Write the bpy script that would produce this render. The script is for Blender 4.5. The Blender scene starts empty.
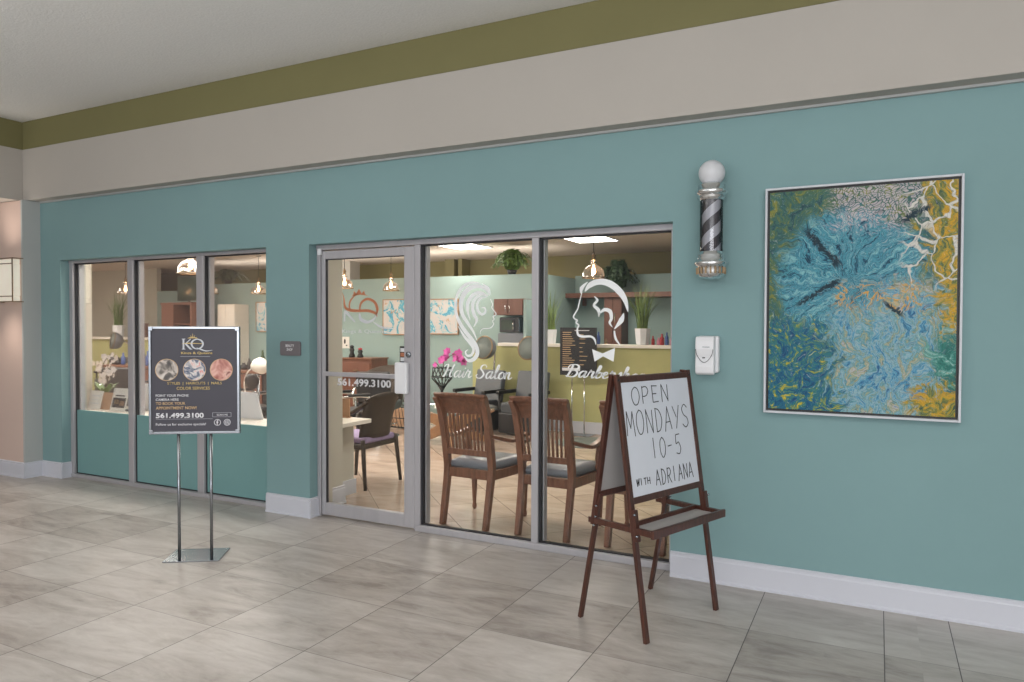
import bpy, bmesh, math, random
import numpy as np
from mathutils import Vector, Matrix
random.seed(7)
SC = bpy.context.scene
C = SC.collection

# ------------------------------------------------------------ camera
FPX = 723.27
YAW, PIT, ROL = math.radians(26.863), math.radians(1.2235), math.radians(.15)
FW = Vector((-math.sin(YAW)*math.cos(PIT), math.cos(YAW)*math.cos(PIT), -math.sin(PIT)))
RT0 = Vector((math.cos(YAW), math.sin(YAW), 0))
UP0 = RT0.cross(FW)
RT = RT0*math.cos(ROL)+UP0*math.sin(ROL)
UP = -RT0*math.sin(ROL)+UP0*math.cos(ROL)
EYE = Vector((0, 0, 1.5))
cam = bpy.data.cameras.new('camera'); co = bpy.data.objects.new('camera', cam); C.objects.link(co)
co.matrix_world = Matrix(((RT.x, UP.x, -FW.x, 0), (RT.y, UP.y, -FW.y, 0), (RT.z, UP.z, -FW.z, 1.5), (0, 0, 0, 1)))
cam.sensor_width = 36; cam.lens = FPX/1024*36; cam.clip_start = .05
SC.camera = co

# ------------------------------------------------------------ view, world, lights
SC.view_settings.view_transform = 'Standard'
SC.view_settings.look = 'None'
SC.view_settings.gamma = 1
SC.view_settings.use_curve_mapping = False
SC.view_settings.exposure = 0.25
w = bpy.data.worlds.new('daylight'); SC.world = w; w.use_nodes = True
bg = w.node_tree.nodes['Background']; bg.inputs[0].default_value = (.86, .93, 1, 1); bg.inputs[1].default_value = .55

def area(name, loc, aim, sx, sy, power, col):
    l = bpy.data.lights.new(name, 'AREA'); l.shape = 'RECTANGLE'; l.size = sx; l.size_y = sy
    l.energy = power; l.color = col
    o = bpy.data.objects.new(name, l); C.objects.link(o); o.location = loc
    o.rotation_euler = (Vector(aim)-Vector(loc)).to_track_quat('-Z', 'Y').to_euler()
    return o
# lobby: daylight from the unseen side behind the camera, and unseen ceiling lights
area('lobby_daylight', (2.2, -6.5, 2.0), (-1.5, 4.2, 1.4), 8, 3, 300, (.97, .97, 1))
area('lobby_uplight_fill', (-1.5, -1.2, 2.0), (-1.5, -1.2, 3.5), 11, 2.6, 300, (1, .99, .98))  # added upward fill, no fitting, brightens the lobby ceiling
area('lobby_ceiling_light', (1.2, .6, 3.45), (1.2, .6, 0), 2.5, 1.2, 22, (1, .95, .88))
area('lobby_ceiling_light', (-4.2, .4, 3.45), (-4.2, .4, 0), 2.5, 1.2, 22, (1, .95, .88))

area('salon_front_fill', (-9.2, 5.75, 2.735), (-9.2, 5.75, 0), 9, .8, 240, (1, .95, .88))  # added fill above the window head, brightens the left part of the salon
area('salon_uplight_fill', (-9.4, 5.0, 2.28), (-9.4, 5.4, 2.75), 8.4, .25, 60, (1, .93, .86))  # added upward fill hidden behind the window head, lifts the salon ceiling
area('back_room_uplight_fill', (-8.4, 10.35, 2.15), (-8.4, 10.6, 2.75), 7.5, .25, 40, (1, .93, .84))  # added upward fill hidden behind the partition, lifts the olive back wall
# ------------------------------------------------------------ helpers
def ray(px, py): return RT*((px-512)/FPX)-UP*((py-341)/FPX)+FW
def at(px, py, ax, v):
    d = ray(px, py); return EYE+d*((v-EYE[ax])/d[ax])
def srgb(r, g, b):
    def f(c):
        c /= 255; return c/12.92 if c <= .04045 else ((c+.055)/1.055)**2.4
    return (f(r), f(g), f(b), 1)

class NT:
    """small wrapper to write node trees as expressions"""
    def __init__(s, name):
        s.m = bpy.data.materials.new(name); s.m.use_nodes = True
        s.n = s.m.node_tree.nodes; s.l = s.m.node_tree.links
        s.b = s.n['Principled BSDF']
    def put(s, sock, v):
        if isinstance(v, bpy.types.NodeSocket): s.l.new(v, sock)
        elif v is not None: sock.default_value = v
    def node(s, t, ins=None, **kw):
        n = s.n.new(t)
        for k, v in kw.items(): setattr(n, k, v)
        for k, v in (ins or {}).items(): s.put(n.inputs[k], v)
        return n
    def math(s, op, a, b=None, c=None):
        n = s.node('ShaderNodeMath', operation=op); s.put(n.inputs[0], a)
        if b is not None: s.put(n.inputs[1], b)
        if c is not None: s.put(n.inputs[2], c)
        return n.outputs[0]
    def xyz(s, kind='Object'):
        t = s.node('ShaderNodeTexCoord'); sp = s.node('ShaderNodeSeparateXYZ', {0: t.outputs[kind]})
        return t.outputs[kind], sp.outputs[0], sp.outputs[1], sp.outputs[2]
    def vec(s, x, y, z):
        return s.node('ShaderNodeCombineXYZ', {0: x, 1: y, 2: z}).outputs[0]
    def noise(s, v, scale, detail=3, rough=.5, dist=0):
        n = s.node('ShaderNodeTexNoise', {'Vector': v, 'Scale': scale, 'Detail': detail, 'Roughness': rough, 'Distortion': dist})
        return n.outputs[0]
    def ramp(s, f, stops):
        n = s.node('ShaderNodeValToRGB', {0: f}); e = n.color_ramp.elements
        while len(e) < len(stops): e.new(.5)
        for i, (p, c) in enumerate(stops): e[i].position = p; e[i].color = c
        return n.outputs[0]
    def mix(s, f, a, b):
        n = s.node('ShaderNodeMix', data_type='RGBA'); s.put(n.inputs[0], f); s.put(n.inputs[6], a); s.put(n.inputs[7], b)
        return n.outputs[2]
    def smooth(s, v, a, b):
        n = s.node('ShaderNodeMapRange', interpolation_type='SMOOTHSTEP'); s.put(n.inputs[0], v)
        s.put(n.inputs[1], a); s.put(n.inputs[2], b); return n.outputs[0]
    def bump(s, h, strength=.2, dist=.01):
        n = s.node('ShaderNodeBump', {'Height': h, 'Strength': strength, 'Distance': dist}); s.l.new(n.outputs[0], s.b.inputs['Normal'])

def mat(name, col, rough=.6, metal=0, var=.05, scale=8, emit=0, stretch=None, bump=0, spec=.5, coat=0):
    t = NT(name); v, x, y, z = t.xyz()
    if stretch: v = t.node('ShaderNodeMapping', {0: v, 3: stretch}).outputs[0]
    n = t.noise(v, scale, 4, .55)
    c = srgb(*col)
    lo = tuple(k*(1-var) for k in c[:3])+(1,); hi = tuple(min(1, k*(1+var)) for k in c[:3])+(1,)
    cc = t.ramp(n, [(.3, lo), (.7, hi)])
    t.l.new(cc, t.b.inputs['Base Color'])
    t.b.inputs['Roughness'].default_value = rough; t.b.inputs['Metallic'].default_value = metal
    t.b.inputs['Specular IOR Level'].default_value = spec
    t.b.inputs['Coat Weight'].default_value = coat
    if emit:
        t.b.inputs['Emission Color'].default_value = c; t.b.inputs['Emission Strength'].default_value = emit
    if bump: t.bump(n, bump)
    return t.m

TEAL = (126, 157, 159)
M = {}
M['teal'] = mat('teal_wall_paint', TEAL, .75, var=.02, scale=1.5, spec=.25)
M['teal_panel'] = mat('teal_panel_paint', (116, 156, 156), .5, var=.02, scale=1.5, spec=.3)
M['teal_in'] = mat('pale_teal_paint', (146, 166, 162), .75, var=.02, scale=1.5, spec=.2)
M['cream'] = mat('cream_paint', (176, 171, 164), .7, var=.015, scale=2, spec=.3)
M['pink'] = mat('warm_wall_paint', (208, 186, 175), .7, var=.015, scale=2, spec=.3)
M['grey_paint'] = mat('pale_grey_paint', (176, 179, 178), .7, var=.015, scale=2)
M['trim'] = mat('white_trim_paint', (200, 202, 211), .4, var=.01, scale=4)
M['olive'] = mat('olive_paint', (120, 116, 80), .75, var=.03, scale=2, spec=.2)
M['olive_in'] = mat('olive_room_paint', (138, 130, 96), .8, var=.04, scale=1, spec=.2)
M['lime'] = mat('lime_plaster', (180, 178, 126), .7, var=.08, scale=2.5, spec=.2)
M['beige_in'] = mat('beige_paint', (194, 190, 178), .8, var=.02, scale=1)
M['ceil'] = mat('ceiling_plaster', (222, 223, 222), .9, var=.03, scale=60, bump=.3, spec=.1)
M['ceil_in'] = mat('salon_ceiling_paint', (222, 208, 196), .9, var=.02, scale=2, spec=.1)
M['alu'] = mat('brushed_aluminium', (178, 176, 180), .5, .3, .04, 20, stretch=(1, 1, .1))
M['alu_dark'] = mat('dark_gasket', (44, 44, 48), .6)
M['chrome'] = mat('chrome', (225, 228, 230), .12, 1, .02)
M['frame_chrome'] = mat('satin_chrome', (146, 150, 155), .22, 1, .05, 3)
M['steel'] = mat('polished_steel', (150, 156, 162), .25, 1, .03, 6)
M['white'] = mat('white_plastic', (226, 227, 230), .35, var=.01)
M['white_laminate'] = mat('white_laminate', (228, 222, 212), .35, var=.01)
M['whiteboard'] = mat('whiteboard_enamel', (214, 217, 226), .3, var=.01)
M['board_back'] = mat('grey_board_back', (170, 166, 164), .6, var=.02)
M['ink'] = mat('black_marker_ink', (38, 38, 42), .6)
M['cherry'] = mat('cherry_stained_wood', (74, 41, 31), .32, var=.35, scale=14, stretch=(6, 6, .5), coat=.3)
M['chair_wood'] = mat('brown_chair_wood', (122, 82, 62), .38, var=.3, scale=9, stretch=(5, 5, .6), coat=.2)
M['table_wood'] = mat('tan_table_wood', (160, 120, 86), .45, var=.2, scale=8)
M['cab_wood'] = mat('brown_cabinet_wood', (112, 74, 60), .45, var=.15, scale=6, stretch=(4, 4, .5))
M['vinyl_grey'] = mat('grey_vinyl', (112, 116, 124), .3, var=.06, scale=5, spec=.6)
M['vinyl_black'] = mat('black_vinyl', (44, 45, 48), .35, var=.1, scale=5)
M['vinyl_char'] = mat('charcoal_vinyl', (78, 82, 86), .4, var=.08, scale=5)
M['lilac'] = mat('lilac_cloth', (150, 134, 168), .8, var=.06, scale=12)
M['black'] = mat('black_plastic', (26, 26, 28), .4)
M['dark_steel'] = mat('dark_metal', (60, 60, 62), .35, .8)
M['slate'] = mat('slate_print', (58, 56, 66), .45, var=.02)
M['gold'] = mat('gold_print', (206, 180, 112), .5, var=.06, scale=30)
M['orange'] = mat('copper_vinyl', (184, 116, 84), .45, var=.1, scale=20)
M['silver'] = mat('silver_vinyl', (196, 200, 206), .45, var=.03, scale=20)
M['print_white'] = mat('white_print', (222, 222, 226), .5, var=.01)
M['tan_print'] = mat('tan_print', (200, 168, 124), .5, var=.02)
M['decal'] = mat('frosted_vinyl', (240, 243, 244), .6, var=.02, scale=30)
M['plaque'] = mat('grey_plaque', (112, 108, 112), .5, var=.02)
M['green'] = mat('green_foliage', (88, 116, 56), .55, var=.35, scale=9)
M['dark_green'] = mat('dark_foliage', (50, 70, 42), .6, var=.35, scale=9)
M['grass'] = mat('yellow_green_grass', (112, 132, 70), .55, var=.35, scale=12)
M['petal'] = mat('white_orchid_petal', (236, 226, 220), .6, var=.06, scale=20)
M['magenta'] = mat('magenta_petal', (190, 70, 150), .6, var=.25, scale=20)
M['stem'] = mat('brown_stem', (92, 80, 60), .7)
M['kraft'] = mat('kraft_card', (176, 140, 110), .7, var=.03)
M['paper'] = mat('white_paper', (226, 222, 214), .7, var=.02)
M['bronze'] = mat('aged_bronze', (138, 116, 88), .35, .7, .08)
M['mat_grey'] = mat('grey_rubber', (108, 116, 112), .6, var=.04)
M['screen'] = mat('dark_screen', (52, 66, 58), .15, var=.3, scale=3)
M['red'] = mat('red_plastic', (170, 44, 50), .4)
M['blue'] = mat('blue_plastic', (60, 84, 140), .4)
M['pinkp'] = mat('pink_plastic', (200, 130, 150), .4)
M['lime_soap'] = mat('lime_liquid', (120, 190, 50), .3)
M['glow'] = mat('warm_filament', (255, 208, 160), .5, emit=26)
M['panel_glow'] = mat('light_diffuser', (255, 247, 236), .5, emit=14.0)
M['sconce_glow'] = mat('sconce_shade_glow', (230, 222, 206), .5, emit=.32)
M['globe'] = mat('milk_glass', (206, 208, 212), .35, var=.01)

def glass(name, tint=(1, 1, 1), ior=1.45, refl=1.0, shade=0.0):
    t = NT(name); t.n.remove(t.b)
    out = [n for n in t.n if n.type == 'OUTPUT_MATERIAL'][0]
    tr = t.node('ShaderNodeBsdfTransparent', {0: (*tint, 1)})
    gl = t.node('ShaderNodeBsdfGlossy', {'Color': (1, 1, 1, 1), 'Roughness': .01})
    fr = t.node('ShaderNodeFresnel', {'IOR': ior})
    f = t.math('MULTIPLY', fr.outputs[0], refl)
    if shade: f = t.math('ADD', f, shade)
    mx = t.node('ShaderNodeMixShader', {0: f, 1: tr.outputs[0], 2: gl.outputs[0]})
    t.l.new(mx.outputs[0], out.inputs[0]); return t.m
M['glass'] = glass('clear_pane_glass', (.98, .985, .98), 1.38, .42)
M['lamp_glass'] = glass('amber_lamp_glass', (.90, .76, .64), 1.6, 1.8, .20)
M['tube_glass'] = glass('clear_tube_glass', (.97, .97, .98), 1.45, 1.2)
M['bottle_glass'] = glass('bottle_glass', (.8, .85, .85), 1.45, 1.2, .05)

def floor_tile():
    t = NT('grey_travertine_tiles'); v, x, y, z = t.xyz()
    T = .5955
    a = t.math('DIVIDE', t.math('SUBTRACT', x, .042), T)
    b = t.math('DIVIDE', t.math('SUBTRACT', x, .335), T)
    side = t.math('GREATER_THAN', x, .19)
    u = t.math('ADD', t.math('MULTIPLY', a, t.math('SUBTRACT', 1, side)), t.math('MULTIPLY', b, side))
    q = t.math('DIVIDE', t.math('SUBTRACT', y, 3.69), .59)
    iu = t.math('ADD', t.math('FLOOR', u), t.math('MULTIPLY', side, 7)); iq = t.math('FLOOR', q)
    def edge(k, size):
        f = t.math('FRACT', k); return t.math('MULTIPLY', t.math('MINIMUM', f, t.math('SUBTRACT', 1, f)), size)
    du = edge(u, T); dq = edge(q, .59)
    d = t.math('MINIMUM', du, dq)
    grout = t.math('SUBTRACT', 1, t.smooth(d, .0012, .0030))
    # joints along the wall are tighter and fainter
    strong = t.math('LESS_THAN', du, .0035)
    gf = t.math('MULTIPLY', grout, t.math('ADD', .55, t.math('MULTIPLY', strong, .45)))
    wn = t.node('ShaderNodeTexWhiteNoise', {0: t.vec(iu, iq, 0)}, noise_dimensions='3D')
    rnd = wn.outputs[0]
    p = t.vec(t.math('ADD', t.math('MULTIPLY', x, 1.1), t.math('MULTIPLY', rnd, 31)),
              t.math('ADD', t.math('MULTIPLY', y, 3.6), t.math('MULTIPLY', rnd, 57)), 0)
    n1 = t.noise(p, 1.3, 6, .6, 1.2); n2 = t.noise(p, 5.5, 8, .72, .8)
    f = t.math('ADD', t.math('MULTIPLY', n1, .62), t.math('MULTIPLY', n2, .38))
    f = t.math('ADD', f, t.math('MULTIPLY', t.math('SUBTRACT', rnd, .5), .09))
    f = t.math('ADD', f, t.math('MULTIPLY', t.math('COMPARE', iq, 0, .1), .06))
    f = t.math('SUBTRACT', f, t.math('MULTIPLY', t.math('COMPARE', iq, -1, .1), .035))
    c = t.ramp(f, [(.32, srgb(136, 128, 123)), (.43, srgb(163, 156, 150)), (.55, srgb(179, 173, 168)), (.72, srgb(196, 191, 186))])
    c = t.mix(gf, c, srgb(70, 64, 62))
    t.l.new(c, t.b.inputs['Base Color'])
    t.put(t.b.inputs['Roughness'], t.math('ADD', .30, t.math('MULTIPLY', n2, .16)))
    t.b.inputs['Specular IOR Level'].default_value = .45
    t.bump(t.math('MULTIPLY', grout, -1), .3, .003)
    return t.m
def salon_tile():
    t = NT('tan_diagonal_tiles'); v, x, y, z = t.xyz()
    S = .506
    a = t.math('DIVIDE', t.math('SUBTRACT', t.math('MULTIPLY', t.math('ADD', x, y), .7071), .80), S)
    b = t.math('DIVIDE', t.math('SUBTRACT', t.math('MULTIPLY', t.math('SUBTRACT', x, y), .7071), .2), S)
    def edge(k):
        f = t.math('FRACT', k); return t.math('MULTIPLY', t.math('MINIMUM', f, t.math('SUBTRACT', 1, f)), S)
    d = t.math('MINIMUM', edge(a), edge(b))
    g = t.math('SUBTRACT', 1, t.smooth(d, .002, .0045))
    wn = t.node('ShaderNodeTexWhiteNoise', {0: t.vec(t.math('FLOOR', a), t.math('FLOOR', b), 0)}, noise_dimensions='3D')
    n = t.noise(t.vec(x, t.math('MULTIPLY', y, 3), wn.outputs[0]), 2, 5, .6)
    f = t.math('ADD', n, t.math('MULTIPLY', wn.outputs[0], .12))
    c = t.ramp(f, [(.35, srgb(166, 146, 131)), (.7, srgb(194, 176, 160))])
    c = t.mix(t.math('MULTIPLY', g, .75), c, srgb(96, 76, 60))
    t.l.new(c, t.b.inputs['Base Color']); t.b.inputs['Roughness'].default_value = .22
    return t.m
M['floor'] = floor_tile(); M['floor_in'] = salon_tile()

class MB:
    def __init__(s): s.v = []; s.f = []; s.s = []
    def add(s, vs, fs, smooth=False):
        o = len(s.v); s.v += [tuple(p) for p in vs]
        s.f += [tuple(i+o for i in f) for f in fs]; s.s += [smooth]*len(fs); return s
    def box(s, x0, x1, y0, y1, z0, z1, mx=None):
        vs = [Vector((x, y, z)) for x in (x0, x1) for y in (y0, y1) for z in (z0, z1)]
        if mx: vs = [mx @ p for p in vs]
        return s.add(vs, [(0, 1, 3, 2), (4, 6, 7, 5), (0, 4, 5, 1), (2, 3, 7, 6), (0, 2, 6, 4), (1, 5, 7, 3)])
    def cb(s, c, d, mx=None):
        return s.box(c[0]-d[0]/2, c[0]+d[0]/2, c[1]-d[1]/2, c[1]+d[1]/2, c[2]-d[2]/2, c[2]+d[2]/2, mx)
    def tube(s, pts, r, n=8, cap=True):
        pts = [Vector(p) for p in pts]; R = r if isinstance(r, (list, tuple)) else [r]*len(pts)
        vs = []; prev = None
        for i, p in enumerate(pts):
            t = (pts[min(i+1, len(pts)-1)]-pts[max(i-1, 0)]).normalized()
            if prev is None:
                a = t.cross(Vector((0, 0, 1)));
                if a.length < .1: a = t.cross(Vector((1, 0, 0)))
            else: a = prev-t*prev.dot(t)
            a.normalize(); prev = a; b = t.cross(a)
            for k in range(n):
                an = 2*math.pi*k/n; vs.append(p+(a*math.cos(an)+b*math.sin(an))*R[i])
        fs = [(i*n+k, i*n+(k+1) % n, (i+1)*n+(k+1) % n, (i+1)*n+k) for i in range(len(pts)-1) for k in range(n)]
        if cap: fs += [tuple(range(n))[::-1], tuple(range((len(pts)-1)*n, len(pts)*n))]
        return s.add(vs, fs, True)
    def sweep(s, pts, wd, side=(1, 0, 0)):
        """rectangular section swept along pts; wd = (width along side, depth) or a list of them"""
        pts = [Vector(p) for p in pts]; W = wd if isinstance(wd, list) else [wd]*len(pts); sd = Vector(side)
        vs = []
        for i, p in enumerate(pts):
            t = (pts[min(i+1, len(pts)-1)]-pts[max(i-1, 0)]).normalized()
            a = (sd-t*sd.dot(t)).normalized(); b = t.cross(a); w_, d_ = W[i][0]/2, W[i][1]/2
            vs += [p-a*w_-b*d_, p+a*w_-b*d_, p+a*w_+b*d_, p-a*w_+b*d_]
        fs = [(i*4+k, i*4+(k+1) % 4, (i+1)*4+(k+1) % 4, (i+1)*4+k) for i in range(len(pts)-1) for k in range(4)]
        e = (len(pts)-1)*4; fs += [(3, 2, 1, 0), (e, e+1, e+2, e+3)]
        return s.add(vs, fs)
    def lathe(s, prof, c=(0, 0, 0), n=28, sx=1, sy=1, mx=None, smooth=True, cap=True):
        vs = []
        for r, z in prof:
            for k in range(n):
                a = 2*math.pi*k/n; p = Vector((c[0]+r*math.cos(a)*sx, c[1]+r*math.sin(a)*sy, c[2]+z)); vs.append(mx @ p if mx else p)
        m = len(prof); fs = [(i*n+k, i*n+(k+1) % n, (i+1)*n+(k+1) % n, (i+1)*n+k) for i in range(m-1) for k in range(n)]
        if cap and prof[0][0] > 1e-4: fs.append(tuple(range(n))[::-1])
        if cap and prof[-1][0] > 1e-4: fs.append(tuple(range((m-1)*n, m*n)))
        return s.add(vs, fs, smooth)
    def prism(s, poly, y0, y1):
        """polygon in x,z extruded along y"""
        n = len(poly); vs = [Vector((x, y0, z)) for x, z in poly]+[Vector((x, y1, z)) for x, z in poly]
        return s.add(vs, [tuple(range(n)), tuple(range(n, 2*n))[::-1]]+[(i, i+n, (i+1) % n+n, (i+1) % n) for i in range(n)])
    def disc(s, cx, cz, rx, rz, y0, y1, n=28):
        return s.prism([(cx+rx*math.cos(2*math.pi*k/n), cz+rz*math.sin(2*math.pi*k/n)) for k in range(n)], y0, y1)
    def ribbon(s, pts, wid, y, th=.0008, sub=5):
        """flat stroke in the x,z plane with varying width, smoothed through its points"""
        P, Wd = smooth_path(pts, wid, sub)
        L = []; Rr = []
        for i, p in enumerate(P):
            a = P[max(i-1, 0)]; b = P[min(i+1, len(P)-1)]
            dx, dz = b[0]-a[0], b[1]-a[1]; l = math.hypot(dx, dz) or 1
            nx, nz = -dz/l*Wd[i]/2, dx/l*Wd[i]/2
            L.append((p[0]+nx, p[1]+nz)); Rr.append((p[0]-nx, p[1]-nz))
        n = len(P); vs = []
        for yy in (y, y+th):
            vs += [(q[0], yy, q[1]) for q in L]+[(q[0], yy, q[1]) for q in Rr]
        fs = []
        for i in range(n-1):
            fs += [(i, i+1, n+i+1, n+i), (2*n+i, 3*n+i, 3*n+i+1, 2*n+i+1), (i, 2*n+i, 2*n+i+1, i+1), (n+i, n+i+1, 3*n+i+1, 3*n+i)]
        return s.add(vs, fs)
    def build(s, name, m, parent=None, loc=None, bevel=0, kind=None, seg=2):
        me = bpy.data.meshes.new(name); me.from_pydata(s.v, [], s.f)
        me.polygons.foreach_set('use_smooth', s.s)
        bm = bmesh.new(); bm.from_mesh(me); bmesh.ops.recalc_face_normals(bm, faces=bm.faces); bm.to_mesh(me); bm.free()
        me.materials.append(m)
        o = bpy.data.objects.new(name, me); C.objects.link(o)
        if parent: o.parent = parent
        if loc: o.location = loc
        if bevel:
            b = o.modifiers.new('bevel', 'BEVEL'); b.width = bevel; b.segments = seg; b.limit_method = 'ANGLE'; b.angle_limit = math.radians(40)
        if kind: o['kind'] = kind
        return o

def smooth_path(pts, wid, sub):
    if not isinstance(wid, (list, tuple)): wid = [wid]*len(pts)
    if len(pts) < 3: return list(pts), list(wid)
    P = [pts[0]]+list(pts)+[pts[-1]]; Wd = [wid[0]]+list(wid)+[wid[-1]]
    out = []; ow = []
    for i in range(1, len(P)-2):
        for k in range(sub):
            t = k/sub
            def cr(a, b, c, d): return .5*((2*b)+(-a+c)*t+(2*a-5*b+4*c-d)*t*t+(-a+3*b-3*c+d)*t**3)
            out.append(tuple(cr(P[i-1][j], P[i][j], P[i+1][j], P[i+2][j]) for j in range(len(pts[0]))))
            ow.append(Wd[i]+(Wd[i+1]-Wd[i])*t)
    out.append(tuple(pts[-1])); ow.append(wid[-1]); return out, ow

def tag(o, label=None, cat=None, group=None, kind=None):
    if label: o['label'] = label
    if cat: o['category'] = cat
    if group: o['group'] = group
    if kind: o['kind'] = kind
    return o
def thing(name, label, cat, loc=(0, 0, 0), rz=0, group=None):
    o = bpy.data.objects.new(name, None); o.empty_display_size = .1; C.objects.link(o)
    o.location = loc; o.rotation_euler = (0, 0, rz); return tag(o, label, cat, group)
def struct(name, loc=(0, 0, 0)):
    o = bpy.data.objects.new(name, None); o.empty_display_size = .1; C.objects.link(o); o.location = loc; o['kind'] = 'structure'; return o
def dup(root, loc, rz=None, label=None, group=None):
    r = root.copy(); C.objects.link(r); r.location = loc
    if rz is not None: r.rotation_euler = (0, 0, rz)
    if label: r['label'] = label
    if group: r['group'] = group
    for ch in list(root.children):
        c = ch.copy(); C.objects.link(c); c.parent = r
        for g in list(ch.children):
            d = g.copy(); C.objects.link(d); d.parent = c
    return r

def text(name, string, x0, x1, z0, z1, y, m, parent, bold=0.0, th=.001, loc=None, spacing=1.0):
    """lettering from the built-in font, fitted to a box in the parent's x,z plane, facing -y"""
    cu = bpy.data.curves.new(name, 'FONT'); cu.body = string; cu.offset = bold; cu.resolution_u = 3; cu.space_character = spacing
    to = bpy.data.objects.new(name, cu); C.objects.link(to)
    dg = bpy.context.evaluated_depsgraph_get(); me = bpy.data.meshes.new_from_object(to.evaluated_get(dg))
    bpy.data.objects.remove(to); bpy.data.curves.remove(cu)
    n = len(me.vertices); a = np.zeros(n*3); me.vertices.foreach_get('co', a); a = a.reshape(-1, 3)
    mn, mx_ = a.min(0), a.max(0); sx = (x1-x0)/(mx_[0]-mn[0]); sz = (z1-z0)/(mx_[1]-mn[1])
    b = np.zeros_like(a); b[:, 0] = x0+(a[:, 0]-mn[0])*sx; b[:, 2] = z0+(a[:, 1]-mn[1])*sz; b[:, 1] = y
    me.vertices.foreach_set('co', b.ravel()); me.materials.clear(); me.materials.append(m); me.name = name
    o = bpy.data.objects.new(name, me); C.objects.link(o); o.parent = parent
    if loc: o.location = loc
    sm = o.modifiers.new('thickness', 'SOLIDIFY'); sm.thickness = th; sm.offset = 0
    return o

# stroke alphabets -------------------------------------------------------------
MARK = {  # printed marker capitals, unit box
 'O': [[(.5, 1), (.15, .8), (.05, .4), (.3, .02), (.7, .05), (.95, .45), (.8, .88), (.45, 1)]],
 'P': [[(.15, 1), (.12, 0)], [(.1, .97), (.6, 1), (.85, .78), (.6, .5), (.14, .45)]],
 'E': [[(.15, 1), (.15, 0)], [(.15, 1), (.8, .98)], [(.15, .52), (.65, .52)], [(.15, .0), (.85, .03)]],
 'N': [[(.1, 0), (.12, 1)], [(.12, 1), (.85, .02)], [(.85, .02), (.9, 1)]],
 'M': [[(.02, 0), (.15, 1)], [(.15, 1), (.5, .3)], [(.5, .3), (.85, 1)], [(.85, 1), (.98, 0)]],
 'D': [[(.15, 1), (.15, 0)], [(.08, 1), (.6, .9), (.9, .5), (.6, .08), (.08, .0)]],
 'A': [[(.02, 0), (.5, 1)], [(.5, 1), (.95, 0)], [(.2, .38), (.8, .4)]],
 'Y': [[(.05, 1), (.48, .5)], [(.95, 1), (.35, 0)]],
 'S': [[(.88, .85), (.5, 1), (.15, .8), (.35, .55), (.75, .4), (.85, .15), (.45, 0), (.08, .15)]],
 '1': [[(.5, 1), (.5, 0)]], '0': [[(.5, 1), (.15, .8), (.1, .3), (.45, 0), (.85, .3), (.85, .75), (.5, 1)]],
 '-': [[(.1, .45), (.9, .48)]], '5': [[(.85, 1), (.25, .98)], [(.25, .98), (.2, .55), (.6, .6), (.85, .3), (.6, .02), (.12, .08)]],
 'W': [[(.02, 1), (.25, 0)], [(.25, 0), (.5, .9)], [(.5, .9), (.72, 0)], [(.72, 0), (.98, 1)]],
 'I': [[(.5, 1), (.5, 0)]], 'T': [[(.05, 1), (.95, 1)], [(.5, 1), (.5, 0)]],
 'H': [[(.1, 1), (.1, 0)], [(.9, 1), (.9, 0)], [(.1, .5), (.9, .5)]],
 'R': [[(.15, 1), (.12, 0)], [(.1, .97), (.6, 1), (.85, .78), (.6, .55), (.14, .5)], [(.35, .5), (.9, 0)]],
}
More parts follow.
